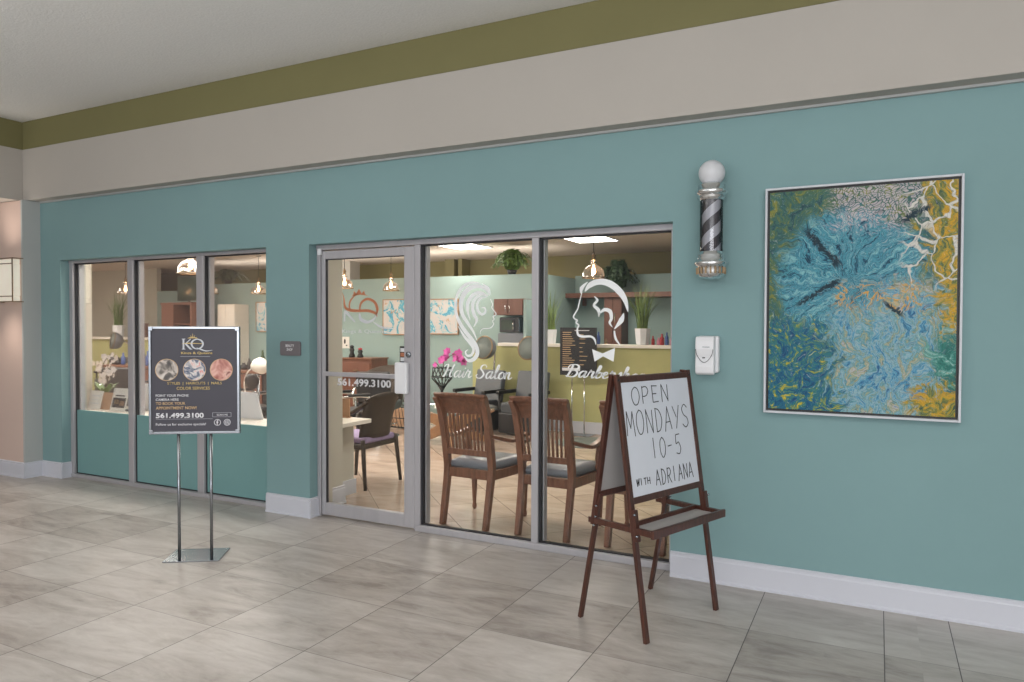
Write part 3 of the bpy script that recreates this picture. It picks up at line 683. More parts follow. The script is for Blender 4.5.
# ---- large abstract painting
def painting_mat():
    t = NT('abstract_poured_paint'); v, x, y, z = t.xyz()
    u = t.math('DIVIDE', x, .93); w_ = t.math('DIVIDE', z, 1.23)      # 0..1 across the canvas
    n0 = t.noise(v, 5, 3, .6); n0b = t.noise(t.node('ShaderNodeMapping', {0: v, 1: (4, 4, 4)}).outputs[0], 5, 3, .6)
    wx = t.math('ADD', x, t.math('MULTIPLY', t.math('SUBTRACT', n0, .5), .22))
    wz = t.math('ADD', z, t.math('MULTIPLY', t.math('SUBTRACT', n0b, .5), .22))
    cx, cz = .40, .72
    dx = t.math('SUBTRACT', wx, cx); dz = t.math('SUBTRACT', wz, cz)
    r = t.math('SQRT', t.math('ADD', t.math('MULTIPLY', dx, dx), t.math('MULTIPLY', dz, dz)))
    a = t.math('ARCTAN2', dz, dx); ca = t.math('COSINE', a); sa = t.math('SINE', a)
    # streaks running out from the centre
    st = t.noise(t.vec(t.math('MULTIPLY', ca, 4.5), t.math('MULTIPLY', sa, 4.5), t.math('MULTIPLY', r, 2.2)), 2.4, 9, .72, .5)
    fine = t.noise(t.vec(wx, y, wz), 26, 6, .7, 1.6)
    swirl = t.noise(t.vec(wx, y, wz), 6, 9, .68, 2.6)
    f1 = t.math('ADD', t.math('MULTIPLY', st, .75), t.math('MULTIPLY', fine, .25))
    burst = t.ramp(f1, [(.38, srgb(16, 38, 54)), (.44, srgb(28, 84, 110)), (.48, srgb(84, 160, 174)), (.52, srgb(48, 112, 138)), (.57, srgb(130, 186, 192)), (.62, srgb(74, 140, 150)), (.68, srgb(190, 194, 194))])
    dark = t.ramp(swirl, [(.34, srgb(26, 62, 72)), (.45, srgb(54, 98, 96)), (.54, srgb(78, 108, 78)), (.62, srgb(136, 134, 54)), (.72, srgb(60, 120, 128))])
    pale = t.ramp(t.noise(t.vec(wx, y, t.math('MULTIPLY', wz, .55)), 11, 8, .7, 2.2),
                  [(.34, srgb(34, 84, 130)), (.43, srgb(82, 150, 180)), (.48, srgb(148, 174, 180)), (.52, srgb(80, 148, 164)), (.58, srgb(158, 160, 122)), (.64, srgb(172, 172, 176)), (.70, srgb(100, 140, 168))])
    deep = t.ramp(t.noise(t.vec(wx, y, wz), 10, 9, .7, 3.2),
                  [(.36, srgb(20, 62, 104)), (.46, srgb(30, 98, 130)), (.54, srgb(54, 118, 108)), (.60, srgb(150, 156, 60)), (.66, srgb(214, 184, 50)), (.74, srgb(48, 124, 150))])
    gold = t.ramp(t.noise(t.vec(wx, y, wz), 13, 8, .7, 2.4),
                  [(.36, srgb(58, 84, 66)), (.46, srgb(122, 128, 58)), (.54, srgb(186, 150, 40)), (.60, srgb(204, 156, 34)), (.65, srgb(92, 104, 60)), (.70, srgb(196, 198, 190))])
    j = t.math('MULTIPLY', t.math('SUBTRACT', swirl, .5), .55)
    ux = t.math('ADD', u, j); uz = t.math('ADD', w_, t.math('MULTIPLY', t.math('SUBTRACT', fine, .5), .35))
    c = t.mix(t.math('SUBTRACT', 1, t.smooth(t.math('ADD', r, t.math('MULTIPLY', j, .35)), .30, .40)), dark, burst)
    # pale lower middle
    m_ = t.math('MULTIPLY', t.math('SUBTRACT', 1, t.smooth(uz, .40, .50)), t.math('MULTIPLY', t.smooth(ux, .28, .40), t.math('SUBTRACT', 1, t.smooth(ux, .84, .92))))
    c = t.mix(m_, c, pale)
    m_ = t.math('MULTIPLY', t.smooth(ux, .55, .66), t.math('MULTIPLY', t.math('SUBTRACT', 1, t.smooth(uz, .52, .60)), t.smooth(uz, .25, .35)))
    c = t.mix(m_, c, pale)
    # blue and yellow lower left corner
    m_ = t.math('MULTIPLY', t.math('SUBTRACT', 1, t.smooth(t.math('ADD', ux, t.math('MULTIPLY', uz, .25)), .34, .42)), t.math('SUBTRACT', 1, t.smooth(uz, .36, .44)))
    c = t.mix(m_, c, deep)
    # golden right edge
    m_ = t.math('MULTIPLY', t.smooth(t.math('ADD', ux, t.math('MULTIPLY', uz, .18)), .92, 1.0), t.smooth(uz, .30, .38))
    c = t.mix(m_, c, gold)
    m_ = t.math('MULTIPLY', t.smooth(ux, .72, .80), t.math('SUBTRACT', 1, t.smooth(uz, .10, .14)))
    c = t.mix(m_, c, gold)
    m_ = t.math('MULTIPLY', t.smooth(ux, .80, .88), t.math('MULTIPLY', t.smooth(uz, .13, .17), t.math('SUBTRACT', 1, t.smooth(uz, .30, .38))))
    c = t.mix(m_, c, t.ramp(swirl, [(.35, srgb(24, 84, 84)), (.5, srgb(44, 120, 108)), (.6, srgb(100, 160, 150)), (.7, srgb(190, 204, 200))]))
    # pale cells over the top middle, fine cracks of white paint at the top right
    vo = t.node('ShaderNodeTexVoronoi', {'Vector': t.vec(wx, y, wz), 'Scale': 62}, feature='DISTANCE_TO_EDGE').outputs[0]
    cells = t.smooth(vo, .05, .16)
    m_ = t.math('MULTIPLY', t.smooth(uz, .76, .84), t.math('MULTIPLY', t.smooth(ux, .30, .40), t.math('SUBTRACT', 1, t.smooth(ux, .72, .82))))
    c = t.mix(t.math('MULTIPLY', m_, t.math('MULTIPLY', cells, .85)), c, srgb(190, 180, 184))
    vb = t.node('ShaderNodeTexVoronoi', {'Vector': t.vec(wx, y, wz), 'Scale': 9}, feature='DISTANCE_TO_EDGE').outputs[0]
    m_ = t.math('MULTIPLY', t.math('SUBTRACT', 1, t.smooth(vb, .02, .05)), t.math('MULTIPLY', t.smooth(u, .66, .74), t.smooth(w_, .5, .58)))
    c = t.mix(m_, c, srgb(206, 204, 196))
    # orange flecks just under the centre
    m_ = t.math('MULTIPLY', t.math('SUBTRACT', 1, t.smooth(t.math('ABSOLUTE', t.math('SUBTRACT', w_, .50)), .03, .09)),
                t.math('MULTIPLY', t.smooth(fine, .50, .60), t.math('MULTIPLY', t.smooth(u, .32, .40), t.math('SUBTRACT', 1, t.smooth(u, .76, .86)))))
    c = t.mix(m_, c, srgb(214, 158, 52))
    # dark gashes pointing at the centre
    for (ax, az, bx, bz, wd) in ((.17, 1.00, .37, .76, .020), (.12, .56, .38, .72, .014), (.62, .99, .80, 1.08, .018), (.55, .60, .68, .50, .012)):
        L = math.hypot(bx-ax, bz-az); ex, ez = (bx-ax)/L, (bz-az)/L
        px_ = t.math('SUBTRACT', x, ax); pz_ = t.math('SUBTRACT', z, az)
        al = t.math('ADD', t.math('MULTIPLY', px_, ex), t.math('MULTIPLY', pz_, ez))
        ac = t.math('ABSOLUTE', t.math('ADD', t.math('ADD', t.math('MULTIPLY', px_, -ez), t.math('MULTIPLY', pz_, ex)), t.math('MULTIPLY', t.math('SUBTRACT', fine, .5), .09)))
        m_ = t.math('MULTIPLY', t.math('SUBTRACT', 1, t.smooth(ac, wd*.5, wd*1.1)), t.math('MULTIPLY', t.smooth(al, 0, .05), t.math('SUBTRACT', 1, t.smooth(al, L-.05, L))))
        c = t.mix(m_, c, srgb(24, 48, 60))
    # fine cells and thin dark veins of the poured paint
    vf = t.node('ShaderNodeTexVoronoi', {'Vector': t.vec(wx, y, wz), 'Scale': 60}, feature='DISTANCE_TO_EDGE').outputs[0]
    g1_ = t.noise(t.vec(wx, y, wz), 46, 5, .75, 2.0); g2_ = t.noise(t.vec(wz, y, wx), 52, 4, .75, 1.6)
    c = t.mix(t.math('MULTIPLY', t.smooth(g1_, .56, .64), .5), c, srgb(24, 52, 64))
    c = t.mix(t.math('MULTIPLY', t.smooth(g2_, .58, .66), .5), c, srgb(176, 186, 186))
    c = t.mix(t.math('MULTIPLY', t.math('SUBTRACT', 1, t.smooth(vf, .02, .07)), .3), c, srgb(30, 56, 66))
    t.l.new(c, t.b.inputs['Base Color']); t.b.inputs['Roughness'].default_value = .45; t.b.inputs['Specular IOR Level'].default_value = .2
    t.bump(fine, .15, .004); return t.m
pt = thing('framed_painting', 'large abstract blue, teal and gold painting in a silver frame on the teal wall', 'painting', (-.570, WY, 1.018))
PWd, PH = .944, 1.246
frame_rect(MB(), 0, PWd, 0, PH, .012, -.045, 0).build('frame', M['chrome'] if 0 else M['silver'], pt, bevel=.002)
MB().box(.012, PWd-.012, -.014, -.002, .012, PH-.012).build('shadow_gap', M['black'], pt)
cv = MB().box(.0, PWd-.05, -.024, 0, 0, PH-.05).build('canvas', painting_mat(), pt, loc=(.025, -.014, .025))

# ---- barber pole
bp = thing('barber_pole', 'chrome wall mounted barber pole with white globe and black spiral stripes', 'barber pole', (-.850, WY-.115, 0))
zb = 1.762
MB().box(-.03, .03, .05, .115, zb+.05, zb+.10).build('wall_bracket', M['chrome'], bp)
MB().box(-.03, .03, .05, .115, zb+.50, zb+.55).build('wall_bracket', M['chrome'], bp)
low = [(.001, .0), (.05, .006), (.070, .022), (.078, .048), (.076, .072), (.090, .078), (.096, .090), (.090, .104), (.076, .108), (.080, .120), (.070, .126), (.076, .138), (.066, .144), (.066, .158), (.058, .160)]
MB().lathe(low, (0, 0, zb), 36).build('lower_cap', M['chrome'], bp)
g = MB()
for k in range(18):
    a = 2*math.pi*k/18; g.cb((.078*math.cos(a), .078*math.sin(a), zb+.05), (.009, .009, .036))
g.build('cap_ornament', M['bronze'], bp)
MB().lathe([(.058, .0), (.068, .003), (.068, .012), (.078, .016), (.072, .026), (.080, .030), (.090, .040), (.092, .052), (.086, .060), (.074, .064), (.074, .088), (.064, .096), (.050, .102)], (0, 0, zb+.445), 36).build('upper_cap', M['chrome'], bp)
MB().lathe([(.030, 0)]+[(.073*math.cos(t), .066+.073*math.sin(t)) for t in [math.radians(k) for k in range(-62, 90, 9)]]+[(.0001, .139)], (0, 0, zb+.535), 36).build('globe', M['globe'], bp)
def stripe_mat():
    t = NT('spiral_stripes'); v, x, y, z = t.xyz()
    a = t.math('DIVIDE', t.math('ARCTAN2', y, x), 2*math.pi)
    f = t.math('FRACT', t.math('ADD', t.math('MULTIPLY', z, 7.6), t.math('MULTIPLY', a, -2)))
    c = t.mix(t.math('GREATER_THAN', f, .5), srgb(58, 56, 64), srgb(170, 172, 180))
    t.l.new(c, t.b.inputs['Base Color']); t.b.inputs['Roughness'].default_value = .25; t.b.inputs['Coat Weight'].default_value = .6; return t.m
MB().lathe([(.053, .0), (.053, .30)], (0, 0, zb+.155), 36, cap=False).build('striped_cylinder', stripe_mat(), bp)
MB().lathe([(.064, .0), (.064, .296)], (0, 0, zb+.158), 36, cap=False).build('glass_tube', M['tube_glass'], bp)

# ---- soap dispenser
sd = thing('soap_dispenser', 'white wall mounted hand sanitiser dispenser under the barber pole', 'dispenser', (-.878, WY, 1.218))
b_ = MB(); b_.box(-.058, .062, -.055, 0, .012, .225); b_.build('back_housing', M['white'], sd, bevel=.012, seg=3)
prof = [(-.102, .105), (-.11, .15), (-.108, .195), (-.095, .222), (-.04, .222), (-.04, .018), (-.08, .0), (-.104, .012), (-.108, .05)]
n = len(prof); vs = [(-.060, a, c) for a, c in prof]+[(.046, a, c) for a, c in prof]
MB().add(vs, [tuple(range(n)), tuple(range(n, 2*n))[::-1]]+[(i, i+n, (i+1) % n+n, (i+1) % n) for i in range(n)]).build('front_cover', M['white'], sd, bevel=.008, seg=3)
MB().ribbon([(-.056, .150), (-.050, .120), (-.03, .088), (-.007, .074), (.016, .088), (.036, .120), (.042, .150)], .0025, -.1125, .004).build('cover_seam', M['dark_steel'], sd)
MB().box(-.018, .022, -.1122, -.108, .161, .164).build('print', M['steel'], sd)
MB().box(-.018, -.004, -.1105, -.10, .098, .104).build('indicator', M['dark_steel'], sd)

# ---- plaque between window and door
pq = thing('wall_plaque', 'small grey beauty shop plaque on the teal pillar left of the door', 'sign', (-4.118, WY, 1.316))
P = []; hw, hh, r = .106, .057, .022
for cx, cz, a0 in ((hw-r, hh-r, 0), (-hw+r, hh-r, 90), (-hw+r*.7, -hh+r*.7, 180), (hw-r*.7, -hh+r*.7, 270)):
    rr = r if cz > 0 else r*.7
    for k in range(6): an = math.radians(a0+18*k); P.append((cx+rr*math.cos(an), cz+rr*math.sin(an)))
MB().prism(P, -.010, 0).build('plate', M['plaque'], pq)
text('lettering', 'BEAUTY', -.046, .042, .010, .032, -.0108, M['print_white'], pq, .02)
text('lettering', 'SHOP', -.034, .026, -.020, .002, -.0108, M['print_white'], pq, .02)

# ---- corridor wall sconce
sc_x1 = at(16.3, 280, 1, 4.02)[0]; zt = at(10, 257.5, 1, 4.02)[2]; zb_ = at(10, 302, 1, 4.02)[2]
sn = thing('wall_sconce', 'lit rectangular wall sconce with white shade and bronze frame in the corridor', 'lamp', (sc_x1-.225, 4.12, (zt+zb_)/2))
hz = (zt-zb_)/2
MB().box(-.15, .145, -.095, -.015, -hz+.055, hz-.055).build('shade', M['sconce_glow'], sn, bevel=.01)
MB().box(-.145, .14, -.085, -.02, -hz+.012, -hz+.055).build('lower_diffuser', M['sconce_glow'], sn); MB().box(-.145, .14, -.085, -.02, hz-.055, hz-.012).build('upper_diffuser', M['sconce_glow'], sn)
f = MB()
for x in (-.165, .157): f.box(x, x+.008, -.105, -.097, -hz, hz); f.box(x, x+.008, -.105, 0, hz-.008, hz); f.box(x, x+.008, -.105, 0, -hz, -hz+.008)
for z in (hz-.008, hz-.060, -hz+.052, -hz): f.box(-.165, .165, -.105, -.097, z, z+.008)
f.build('bronze_frame', M['bronze'], sn)
MB().box(-.08, .08, -.018, 0, -.12, .12).build('back_plate', M['bronze'], sn)
for dz, aim in ((.30, 3), (-.30, -3)):
    l = bpy.data.lights.new('sconce_bulb', 'SPOT'); l.energy = 8; l.color = (1, .86, .74); l.spot_size = math.radians(120); l.spot_blend = .9; l.shadow_soft_size = .14
    o = bpy.data.objects.new('sconce_bulb', l); C.objects.link(o); o.location = (sc_x1-.225, 3.93, (zt+zb_)/2+(dz*.9 if dz > 0 else dz*.9)); o.rotation_euler = (math.radians(180) if dz > 0 else 0, 0, 0)

# ============================================================ MARKS ON THE GLASS
DY = 4.398      # just on the lobby side of the panes
def P2(px, py, y=DY):
    p = at(px, py, 1, y); return (p.x, p.z)
def crop_fn(ox, oy, sc):
    return lambda a, b: P2(ox+a/sc, oy+b/sc)
mperpx = (P2(500, 340)[0]-P2(499, 340)[0])
def deco(mb, fn, sc, pts, wid):
    wid = wid if isinstance(wid, list) else [wid]*len(pts)
    mb.ribbon([fn(a, b) for a, b in pts], [k/sc*mperpx*.98 for k in wid], DY)
wd_ = thing('window_decal', 'frosted emblem of a long haired woman in profile above the words Hair Salon', 'decal', (0, 0, 0))
c1 = crop_fn(420, 270, 5.68)
S1 = [([(395, 145), (375, 110), (335, 92), (290, 100), (252, 132), (232, 190), (240, 250), (270, 300), (302, 350), (324, 400)], [2, 14, 20, 26, 28, 26, 20, 18, 12, 2]),
 ([(345, 76), (300, 72), (255, 86), (220, 125), (202, 180), (204, 240), (226, 300), (258, 350), (294, 395), (320, 435), (325, 475), (306, 506), (275, 515), (252, 492)], [2, 12, 18, 18, 14, 16, 20, 22, 22, 22, 24, 22, 16, 4]),
 ([(398, 142), (388, 105), (350, 76)], [2, 15, 2]),
 ([(388, 148), (345, 128), (300, 142), (272, 185), (270, 230), (284, 285)], [2, 14, 20, 22, 16, 2]),
 ([(385, 152), (350, 140), (312, 165), (298, 205), (306, 250), (322, 285), (305, 322)], [2, 10, 18, 20, 20, 16, 3]),
 ([(378, 156), (345, 160), (326, 190), (328, 228), (350, 252), (370, 240), (368, 216), (350, 214)], [2, 12, 14, 16, 14, 12, 9, 5]),
 ([(216, 318), (250, 375), (285, 415), (304, 450), (292, 482), (268, 486), (258, 466), (272, 452)], [2, 14, 18, 16, 14, 12, 9, 4])]
for pts, wid in S1: 
    m_ = MB(); deco(m_, c1, 5.68, pts, wid); m_.build('hair_strand', M['decal'], wd_)
m_ = MB(); deco(m_, c1, 5.68, [(400, 165), (412, 195), (408, 215), (430, 245), (428, 258), (414, 264), (421, 280), (411, 290), (418, 306), (405, 326), (385, 332), (358, 334), (343, 348), (342, 364)], [3, 5, 5, 6, 5, 5, 5, 4, 5, 6, 5, 5, 4, 2])
m_.build('face_line', M['decal'], wd_)
c2 = crop_fn(425, 330, 7.575)
def lerp_map(c, x0, x1, yb, ybr, h):
    """baseline from (x0,yb) to (x1,ybr) in crop pixels, cap height h pixels"""
    return lambda u, v: c(x0+(x1-x0)*u, yb+(ybr-yb)*u-h*v)
def hm(c, sc, h): return h/sc*mperpx
script_text('Hair', lerp_map(c2, 128, 345, 352, 362, 100), hm(c2, 7.575, 100), DY).build('lettering', M['decal'], wd_)
script_text('Salon', lerp_map(c2, 378, 655, 364, 374, 104), hm(c2, 7.575, 104), DY).build('lettering', M['decal'], wd_)

wb_ = thing('window_decal', 'frosted emblem of a man in profile with a bow tie above the word Barbershop', 'decal', (0, 0, 0))
c3 = crop_fn(540, 270, 5.683)
for pts, wid, nm in [
 ([(255, 122), (285, 85), (340, 66), (400, 80), (450, 120), (484, 172), (500, 238)], [4, 26, 28, 32, 32, 24, 3], 'hair_cap'),
 ([(236, 138), (236, 104), (270, 68)], [4, 20, 3], 'hair_fringe'),
 ([(236, 136), (222, 190), (214, 222), (191, 262), (198, 278), (212, 286), (205, 300), (220, 314), (212, 335), (216, 366), (240, 378), (288, 378), (310, 395), (318, 424)], [4, 6, 6, 8, 7, 8, 7, 8, 8, 12, 12, 10, 10, 4], 'face_line'),
 ([(308, 150), (326, 172), (306, 200), (332, 228), (334, 268)], [3, 12, 12, 18, 2], 'ear_line'),
 ([(334, 250), (366, 226), (398, 236), (406, 275), (396, 300), (412, 326)], [3, 16, 20, 14, 12, 2], 'ear_line'),
 ([(476, 244), (462, 285), (422, 336)], [2, 26, 3], 'nape_line'), ([(422, 345), (430, 390), (456, 428)], [7, 12, 4], 'neck_line')]:
    m_ = MB(); deco(m_, c3, 5.683, pts, wid); m_.build(nm, M['decal'], wb_)
bt = [c3(a, b) for a, b in ((296, 450), (356, 474), (426, 443), (418, 521), (358, 491), (310, 521))]
MB().prism(bt, DY, DY+.0008).build('bow_tie', M['decal'], wb_)
c4 = crop_fn(545, 330, 4.87)
script_text('Barbershop', lerp_map(c4, 96, 490, 226, 246, 60), hm(c4, 4.87, 60), DY, wmax=.16, wmin=.06).build('lettering', M['decal'], wb_)

DYD = 4.389
dd = thing('door_decal', 'copper and silver crowned monogram with the phone number on the door glass', 'decal', (0, 0, 0))
def cD(a, b): return P2(320+a/9.74, 300+b/9.74, DYD)
def dk(pts, wid, m, nm='monogram_stroke'):
    mb = MB(); wid = wid if isinstance(wid, list) else [wid]*len(pts)
    mb.ribbon([cD(a, b) for a, b in pts], [k/9.74*mperpx*1.05 for k in wid], DYD); return mb.build(nm, m, dd)
dk([(215, -70), (232, -20), (245, 70), (300, 100), (390, 105), (470, 105), (540, 130), (555, 165)], [3, 12, 26, 28, 24, 26, 24, 3], M['orange'])
dk([(360, -60), (300, 0), (285, 60), (300, 100)], [8, 16, 18, 6], M['orange'])
dk([(385, 100), (400, 30), (460, -10), (530, 20), (558, 90), (545, 150)], [16, 22, 22, 26, 30, 4], M['orange'])
dk([(235, 110), (260, 125), (340, 215)], [9, 27, 12], M['silver']); dk([(240, 120), (238, 210)], [21, 15], M['silver'])
dk([(385, 130), (395, 185), (460, 215), (520, 190), (552, 140)], [15, 33, 27, 18, 6], M['silver'])
dk([(515, 210), (570, 250), (630, 275), (715, 278)], [6, 18, 18, 3], M['silver'])
cr = [(305, -35), (325, -55), (330, -90), (352, -62), (380, -110), (405, -62), (430, -90), (438, -55), (470, -40), (390, -52)]
MB().prism([cD(a, b-0) for a, b in cr], DYD, DYD+.0008).build('crown', M['orange'], dd)
q0, q1 = cD(215, 345), cD(600, 305); q2 = cD(640, 330)
text('lettering', 'Kings & Queens', q0[0], q2[0], q2[1]-.004, q2[1]+.032, DYD, M['silver'], dd, .0)
a0, a1 = P2(337.6, 391.5, DYD), P2(391, 380.5, DYD)
text('phone_number', '561.499.3100', a0[0], a1[0], a1[1]-.058, a1[1]+.002, DYD, M['print_white'], dd, .03)

# ============================================================ INSIDE THE SALON
# ---- wooden waiting chairs
def waiting_chair(x, y, rz, label):
    t = thing('waiting_chair', label, 'chair', (x, y, 0), rz, 'wooden waiting chairs behind the glass')
    W = M['chair_wood']
    # y = 0 at the rear feet, the seat runs to y = +.5
    for sx in (-1, 1):
        P = [(sx*.19, .0, 0), (sx*.192, .035, .18), (sx*.195, .075, .40), (sx*.197, .070, .50), (sx*.198, .035, .70), (sx*.200, -.005, .85), (sx*.204, -.030, .92), (sx*.208, -.066, .975)]
        pp, _ = smooth_path(P, 1, 4)
        n = len(pp); MB().sweep(pp, [(.036+.012*math.sin(math.pi*i/n), .050) for i in range(n)]).build('rear_leg', W, t, bevel=.004)
        prof = [(.012, 0), (.019, .018), (.019, .035), (.013, .055), (.016, .07), (.027, .30), (.022, .315), (.030, .33), (.030, .36), (.024, .37)]
        MB().lathe(prof, (sx*.235, .51, 0), 16).build('front_leg', W, t)
        prof = [(.022, .44), (.028, .46), (.018, .48), (.026, .52), (.017, .60), (.02, .64)]
        MB().lathe(prof, (sx*.252, .43, 0), 12).build('arm_post', W, t)
        A, _ = smooth_path([(sx*.205, .035, .69), (sx*.235, .12, .665), (sx*.268, .24, .635), (sx*.27, .36, .645), (sx*.262, .47, .66), (sx*.255, .52, .635)], 1, 4)
        MB().sweep(A, (.045, .026)).build('armrest', W, t, bevel=.006)
    # seat rails
    r_ = MB(); r_.box(-.185, .185, .062, .088, .355, .425); r_.build('rear_apron', W, t, bevel=.003)
    r_ = MB(); r_.box(-.24, .24, .500, .525, .355, .425); r_.build('front_apron', W, t, bevel=.003)
    for sx in (-1, 1):
        MB().sweep([(sx*.195, .075, .39), (sx*.24, .51, .39)], (.024, .07), side=(1, 0, 0)).build('side_apron', W, t, bevel=.003)
    # seat
    s_ = MB(); vs = []; N = 10
    def half(y): return .185+.06*(y-.07)/.46
    for zi, (zz, ins) in enumerate(((.425, .004), (.45, -.004), (.472, .006), (.486, .035), (.492, .09))):
        for k in range(4*N):
            side, f = divmod(k, N); f /= N
            y0, y1 = .085+ins, .54-ins
            if side == 0: p = (-half(y0)+ins+(2*half(y0)-2*ins)*f, y0)
            elif side == 1: yy_ = y0+(y1-y0)*f; p = (half(yy_)-ins, yy_)
            elif side == 2: p = (half(y1)-ins-(2*half(y1)-2*ins)*f, y1)
            else: yy_ = y1-(y1-y0)*f; p = (-half(yy_)+ins, yy_)
            vs.append((p[0], p[1], zz))
    m4 = 4*N; fs = [(i*m4+k, i*m4+(k+1) % m4, (i+1)*m4+(k+1) % m4, (i+1)*m4+k) for i in range(4) for k in range(m4)]
    fs += [tuple(range(m4))[::-1], tuple(range(4*m4, 5*m4))]
    s_.add(vs, fs, True); s_.build('seat', M['vinyl_grey'], t)
    # crest rail, rolled backwards
    vs = []; NX = 14; prof = [(a_, b_-.028) for a_, b_ in [(.022, .865), (.002, .90), (-.018, .94), (-.045, .975), (-.078, 1.0), (-.088, 1.018), (-.075, 1.03), (-.048, 1.022), (-.012, .985), (.012, .94), (.030, .90), (.042, .868)]]
    for i in range(NX+1):
        f = i/NX*2-1
        for (yy_, zz) in prof:
            wide = .190+.036*max(0, (zz-.837)/.16)
            vs.append((f*wide, yy_-.020*(1-f*f)+.010, zz+.006*(1-f*f)))
    k = len(prof); fs = [(i*k+j, i*k+(j+1) % k, (i+1)*k+(j+1) % k, (i+1)*k+j) for i in range(NX) for j in range(k)]+[tuple(range(k)), tuple(range(NX*k, NX*k+k))[::-1]]
    MB().add(vs, fs, False).build('crest_rail', W, t, bevel=.003)
    MB().box(-.19, .19, .040, .068, .53, .575).build('lower_back_rail', W, t, bevel=.003)
    for j in range(11):
        u = -.160+.032*j; fan = 1+.10*1
        pts, _ = smooth_path([(u, .054, .57), (u*1.03, .040, .66), (u*1.07, .022, .77), (u*1.12, .016, .875)], 1, 3)
        MB().sweep(pts, (.014, .013)).build('back_slat', W, t)
    return t
waiting_chair(-2.73, 4.605, math.radians(-3), 'wooden slat back waiting chair nearest the door')
waiting_chair(-2.10, 4.615, math.radians(-2), 'middle wooden slat back waiting chair, partly behind the window mullion')
waiting_chair(-1.43, 4.63, math.radians(-2), 'wooden slat back waiting chair hidden mostly behind the easel')

# ---- brown woven tub chair with lilac cushion by the door
tc = thing('woven_armchair', 'dark brown woven armchair with lilac cushion seen through the door', 'chair', (-4.40, 5.49, 0), math.radians(90))
Wk = mat('dark_brown_wicker', (64, 54, 46), .55, var=.35, scale=60, stretch=(1, 1, 3), bump=.4)
# local: front +y, seat depth .5, width .54
for x, y0, yt in ((-.27, -.27, -.23), (.27, -.27, -.23), (-.25, .26, .22), (.25, .26, .22)):
    MB().tube([(x, y0, 0), (x*.93, yt, .40), (x*.93, yt*.98, .62 if y0 > 0 else .45)], [.016, .022, .02], 10).build('leg', Wk, tc)
s_ = MB(); s_.box(-.25, .25, -.23, .25, .36, .41); s_.build('seat', Wk, tc, bevel=.015)
s_ = MB(); s_.box(-.23, .23, -.24, .23, .41, .47); s_.build('cushion', M['lilac'], tc, bevel=.025, seg=3)
vs = []; fs = []; NA = 15; NZ = 8
for s2 in (0, 1):
    for i in range(NZ+1):
        z = .455+(.88-.455)*i/NZ
        for j in range(NA+1):
            f = j/NA*2-1; an = f*math.radians(62)
            yb_ = -.235-.10*(i/NZ)**1.2-(.018 if s2 else 0); hw_ = .215+.02*(i/NZ)
            top = .0 if i < NZ else -.06*abs(f)**3
            vs.append((hw_*math.sin(an)/math.sin(math.radians(62)), yb_+.085*(abs(f)**2.4), z+top))
m5 = (NA+1)*(NZ+1)
for i in range(NZ):
    for j in range(NA):
        a = i*(NA+1)+j; fs.append((a, a+1, a+NA+2, a+NA+1)); fs.append((m5+a, m5+a+NA+1, m5+a+NA+2, m5+a+1))
for i in range(NZ):
    for j in (0, NA): a = i*(NA+1)+j; b = a+NA+1; fs.append((a, b, m5+b, m5+a))
for j in range(NA):
    for i in (0, NZ): a = i*(NA+1)+j; b = a+1; fs.append((a, b, m5+b, m5+a))
MB().add(vs, fs, True).build('backrest', Wk, tc)
for sx in (-1, 1):
    pts, _ = smooth_path([(sx*.222, -.26, .80), (sx*.262, -.12, .70), (sx*.28, .08, .655), (sx*.25, .22, .62)], 1, 4)
    MB().sweep(pts, (.06, .028)).build('armrest', Wk, tc, bevel=.008)

# ---- small white manicure counter behind the door
dk_ = thing('reception_shelf', 'low white counter on a beige panel just inside the door', 'counter', (-4.11, 4.79, 0))
b_ = MB(); b_.box(-.55, .09, -.015, .38, .632, .668); b_.build('worktop', M['white_laminate'], dk_, bevel=.004)
b_ = MB(); b_.box(-.10, -.06, 0, .32, 0, .632); b_.build('side_panel', M['beige_in'], dk_)
b_ = MB(); b_.box(-.06, -.045, 0, .335, 0, .13); b_.build('skirting', M['trim'], dk_, bevel=.002)
zc = .668
q = at(350, 418, 2, zc)
hd = thing('brochure_holder', 'kraft coloured upright card on the low white counter', 'holder', (at(345.5, 417.5, 2, zc).x, at(345.5, 417.5, 2, zc).y, zc))
MB().box(-.05, .05, -.004, .004, 0, .17).build('card', M['kraft'], hd); MB().box(-.05, .05, -.03, .03, 0, .006).build('base', M['kraft'], hd)
sb = thing('soap_bottle', 'small clear bottle of lime green liquid on the low white counter', 'bottle', (at(339.8, 420, 2, zc).x, at(339.8, 420, 2, zc).y, zc))
MB().lathe([(.018, 0), (.022, .006), (.022, .075), (.012, .09), (.009, .10)], n=18).build('bottle', M['lime_soap'], sb)
MB().lathe([(.008, .10), (.008, .12), (.012, .122), (.012, .132), (.001, .134)], n=14).build('pump', M['black'], sb)

